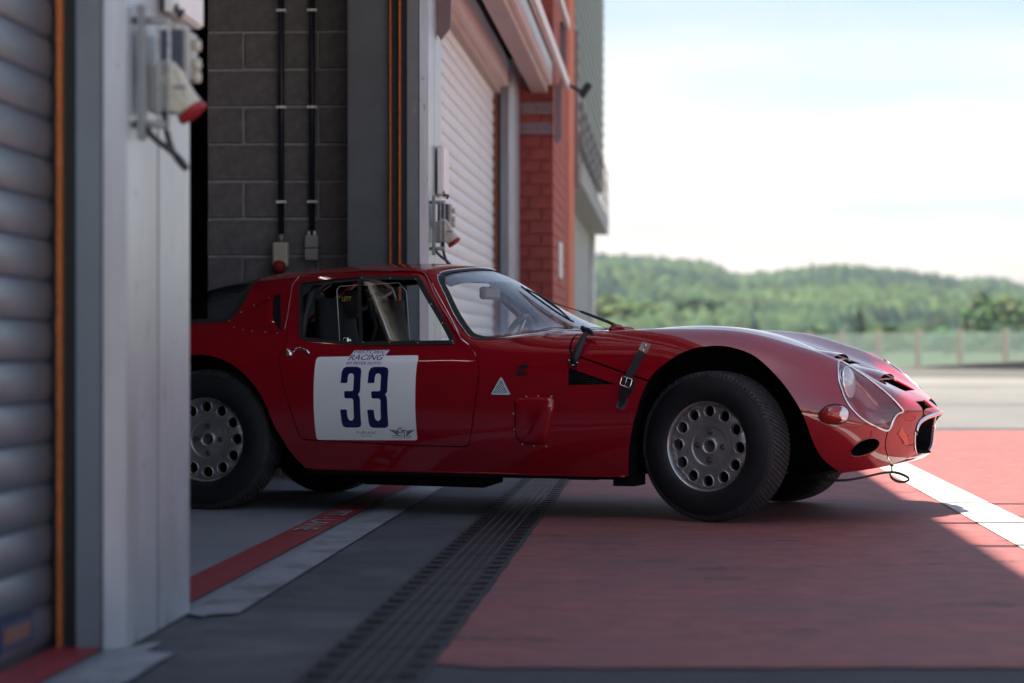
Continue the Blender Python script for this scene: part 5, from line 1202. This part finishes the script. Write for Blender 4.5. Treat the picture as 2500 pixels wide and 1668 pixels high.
while len(L_) < 9500:
    Y = 430+(YC+25-430)*rng.random()**.75; k = -.03+.36*rng.random(); X = k*Y
    p = 1.4*patch(X, Y)+rng.normal(0, .6); con = p < -1.05
    if con: col = (.006, .017, .015); r, h = rng.uniform(2.0, 3.2), rng.uniform(8, 12)
    else:
        q = min(1, max(0, .5+.4*p)); col = (.007+.024*q, .020+.032*q, .013+.007*q); r, h = rng.uniform(2.6, 5.0), rng.uniform(6, 10)
    L_.append((X, Y, terr(X, Y)-1, r, h, col, con))
for q in range(900):                     # the wood goes on round the circuit
    an = math.radians(rng.uniform(22, 215)); R_ = rng.uniform(170, 420); X, Y = R_*math.sin(an), R_*math.cos(an)
    if Y > 100 and X < 120: continue
    g_ = rng.uniform(.7, 1.3); L_.append((X, Y, -1.5, rng.uniform(4, 7), rng.uniform(10, 22), (.05*g_, .10*g_, .03*g_), False))
o = bpy.data.objects.new('forest', trees_mesh(L_, 'forest', m_leaf)); link(o); o['kind'] = 'stuff'; o['label'] = 'dense mixed forest covering the hillside beyond the track'
# ---- single trees one can tell apart, nearer than the ridge
def leafy(x, y, z, h, r, col, name, label, conifer=False):
    T = empty(name, (x, y, z)); tag(T, label, 'tree', 'trees standing beyond the catch fence')
    t = MB(); t.tube([(0, 0, -.5), (.05*h*.2, 0, h*.3), (0, 0, h*.75)], [h*.03, h*.022, h*.008], 7); t.build('trunk', material('bark', (.07, .05, .04), .9), T)
    rs = np.random.default_rng(int(abs(x*7+y))); lst = []
    for k in range(60):
        if conifer:
            tt = rs.random(); rr = r*(1-tt)*rs.random()**.5; a = rs.random()*6.28; lst.append((rr*math.cos(a), rr*math.sin(a), h*(.12+.86*tt)-.4, r*(.30*(1-tt)+.10), h*.09, col, False))
        else:
            d = rs.normal(size=3); d /= np.linalg.norm(d); q = rs.random()**.33; lst.append((d[0]*r*q, d[1]*r*q, h*.6+d[2]*h*.36*q-.6, r*rs.uniform(.16, .30), h*rs.uniform(.09, .16), [c*(.7+.6*rs.random()) for c in col], False))
    c = bpy.data.objects.new('crown', trees_mesh(lst, 'crown', m_leaf)); link(c, T)
def at(px, Y): return (px-1250)/5903*Y
deep, lite, mid = (.008, .018, .015), (.045, .072, .022), (.020, .040, .018)
spec = [(1982, 1400, 12, 2.6, deep, 'conifer_tree', 'dark lone conifer on the skyline of the wooded ridge', True),
        (2098, 260, 6.4, 1.2, deep, 'conifer_tree', 'dark slim conifer beyond the fence left of the first post', True),
        (2165, 300, 4.6, 3.6, lite, 'broadleaf_tree', 'bright yellow-green tree above the leftmost fence post', False),
        (2240, 330, 4.4, 3.4, mid, 'broadleaf_tree', 'round green tree right of the bright yellow-green one', False),
        (2330, 260, 4.0, 3.4, (.035, .075, .035), 'broadleaf_tree', 'dark green tree between two fence posts near the far houses', False),
        (2440, 300, 4.6, 3.8, mid, 'broadleaf_tree', 'green tree in front of the orange-roofed house', False),
        (2010, 420, 6, 5, mid, 'broadleaf_tree', 'mid green tree low on the slope above the far headlight', False),
        (1560, 520, 9, 6, lite, 'broadleaf_tree', 'light green tree low on the slope above the hood', False),
        (1490, 500, 11, 5.5, lite, 'broadleaf_tree', 'tall light green tree beside the building corner', False),
        (2392, 430, 12, 3.6, (.040, .072, .028), 'broadleaf_tree', 'tall dark tree rising over the cream house at the far right', False),
        (2462, 440, 11.5, 4.0, (.046, .080, .028), 'broadleaf_tree', 'dark round-topped tree at the right edge above the orange roof', False),
        (1700, 560, 10, 6, mid, 'broadleaf_tree', 'broad green tree above the middle of the hood', False)]
for (px, Y, h, r, col, nm, lb_, cf) in spec:
    X = at(px, Y); leafy(X, Y, terr(X, Y) if Y > 420 else -.06-.9*(Y-90)/330, h, r, col, nm, lb_, cf)
# houses and mast
def house(px, Y, w, d, h, wallc, roofc, label):
    X = at(px, Y); z0 = terr(X, Y); T = empty('house', (X, Y, z0)); tag(T, label, 'house', 'small houses at the foot of the hill')
    b = MB(); b.box(-w/2, w/2, -d/2, d/2, -2, h); b.build('wall', material('house_wall', wallc, .8), T)
    b = MB(); b.prism([(-w/2-.4, h), (w/2+.4, h), (0, h+w*.35)], 'y', -d/2-.3, d/2+.3); b.build('roof', material('house_roof', roofc, .8), T)
    for k in (-1, 1):
        b = MB(); b.box(k*w*.25-.5, k*w*.25+.5, -d/2-.05, -d/2+.02, h*.4, h*.75); b.build('window', material('house_window', (.05, .06, .07), .2), T)
house(2385, 640, 3.4, 8, 6.5, (.42, .40, .36), (.36, .32, .30), 'cream house among the trees at the far right')
house(2452, 660, 4.0, 6, 5.0, (.40, .37, .32), (.45, .20, .06), 'small house with an orange roof right of the cream house')
X = at(1764, 1430); MST = empty('radio_mast', (X, 1430, terr(X, 1430))); tag(MST, 'thin radio mast standing in the dip of the skyline', 'mast')
b = MB(); b.tube([(0, 0, 0), (0, 0, 22)], [.55, .3], 6); b.build('mast_pole', material('mast_grey', (.35, .36, .38), .6), MST)
b = MB(); b.tube([(0, 0, 16), (0, 0, 18)], .9, 6); b.build('mast_drum', bpy.data.materials['mast_grey'], MST)
# ---- air
HZ = bpy.data.objects.new('haze', MB().box(-900, 1100, -60, 1900, -3.2, 175).mesh([])); link(HZ); HZ['kind'] = 'stuff'
hm_ = bpy.data.materials.new('haze'); hm_.use_nodes = True; nt = hm_.node_tree; nt.nodes.clear(); ou = nt.nodes.new('ShaderNodeOutputMaterial'); pv = nt.nodes.new('ShaderNodeVolumePrincipled')
pv.inputs['Color'].default_value = (.74, .88, 1, 1); pv.inputs['Density'].default_value = .00012; pv.inputs['Anisotropy'].default_value = .3; nt.links.new(pv.outputs[0], ou.inputs['Volume']); HZ.data.materials.append(hm_)
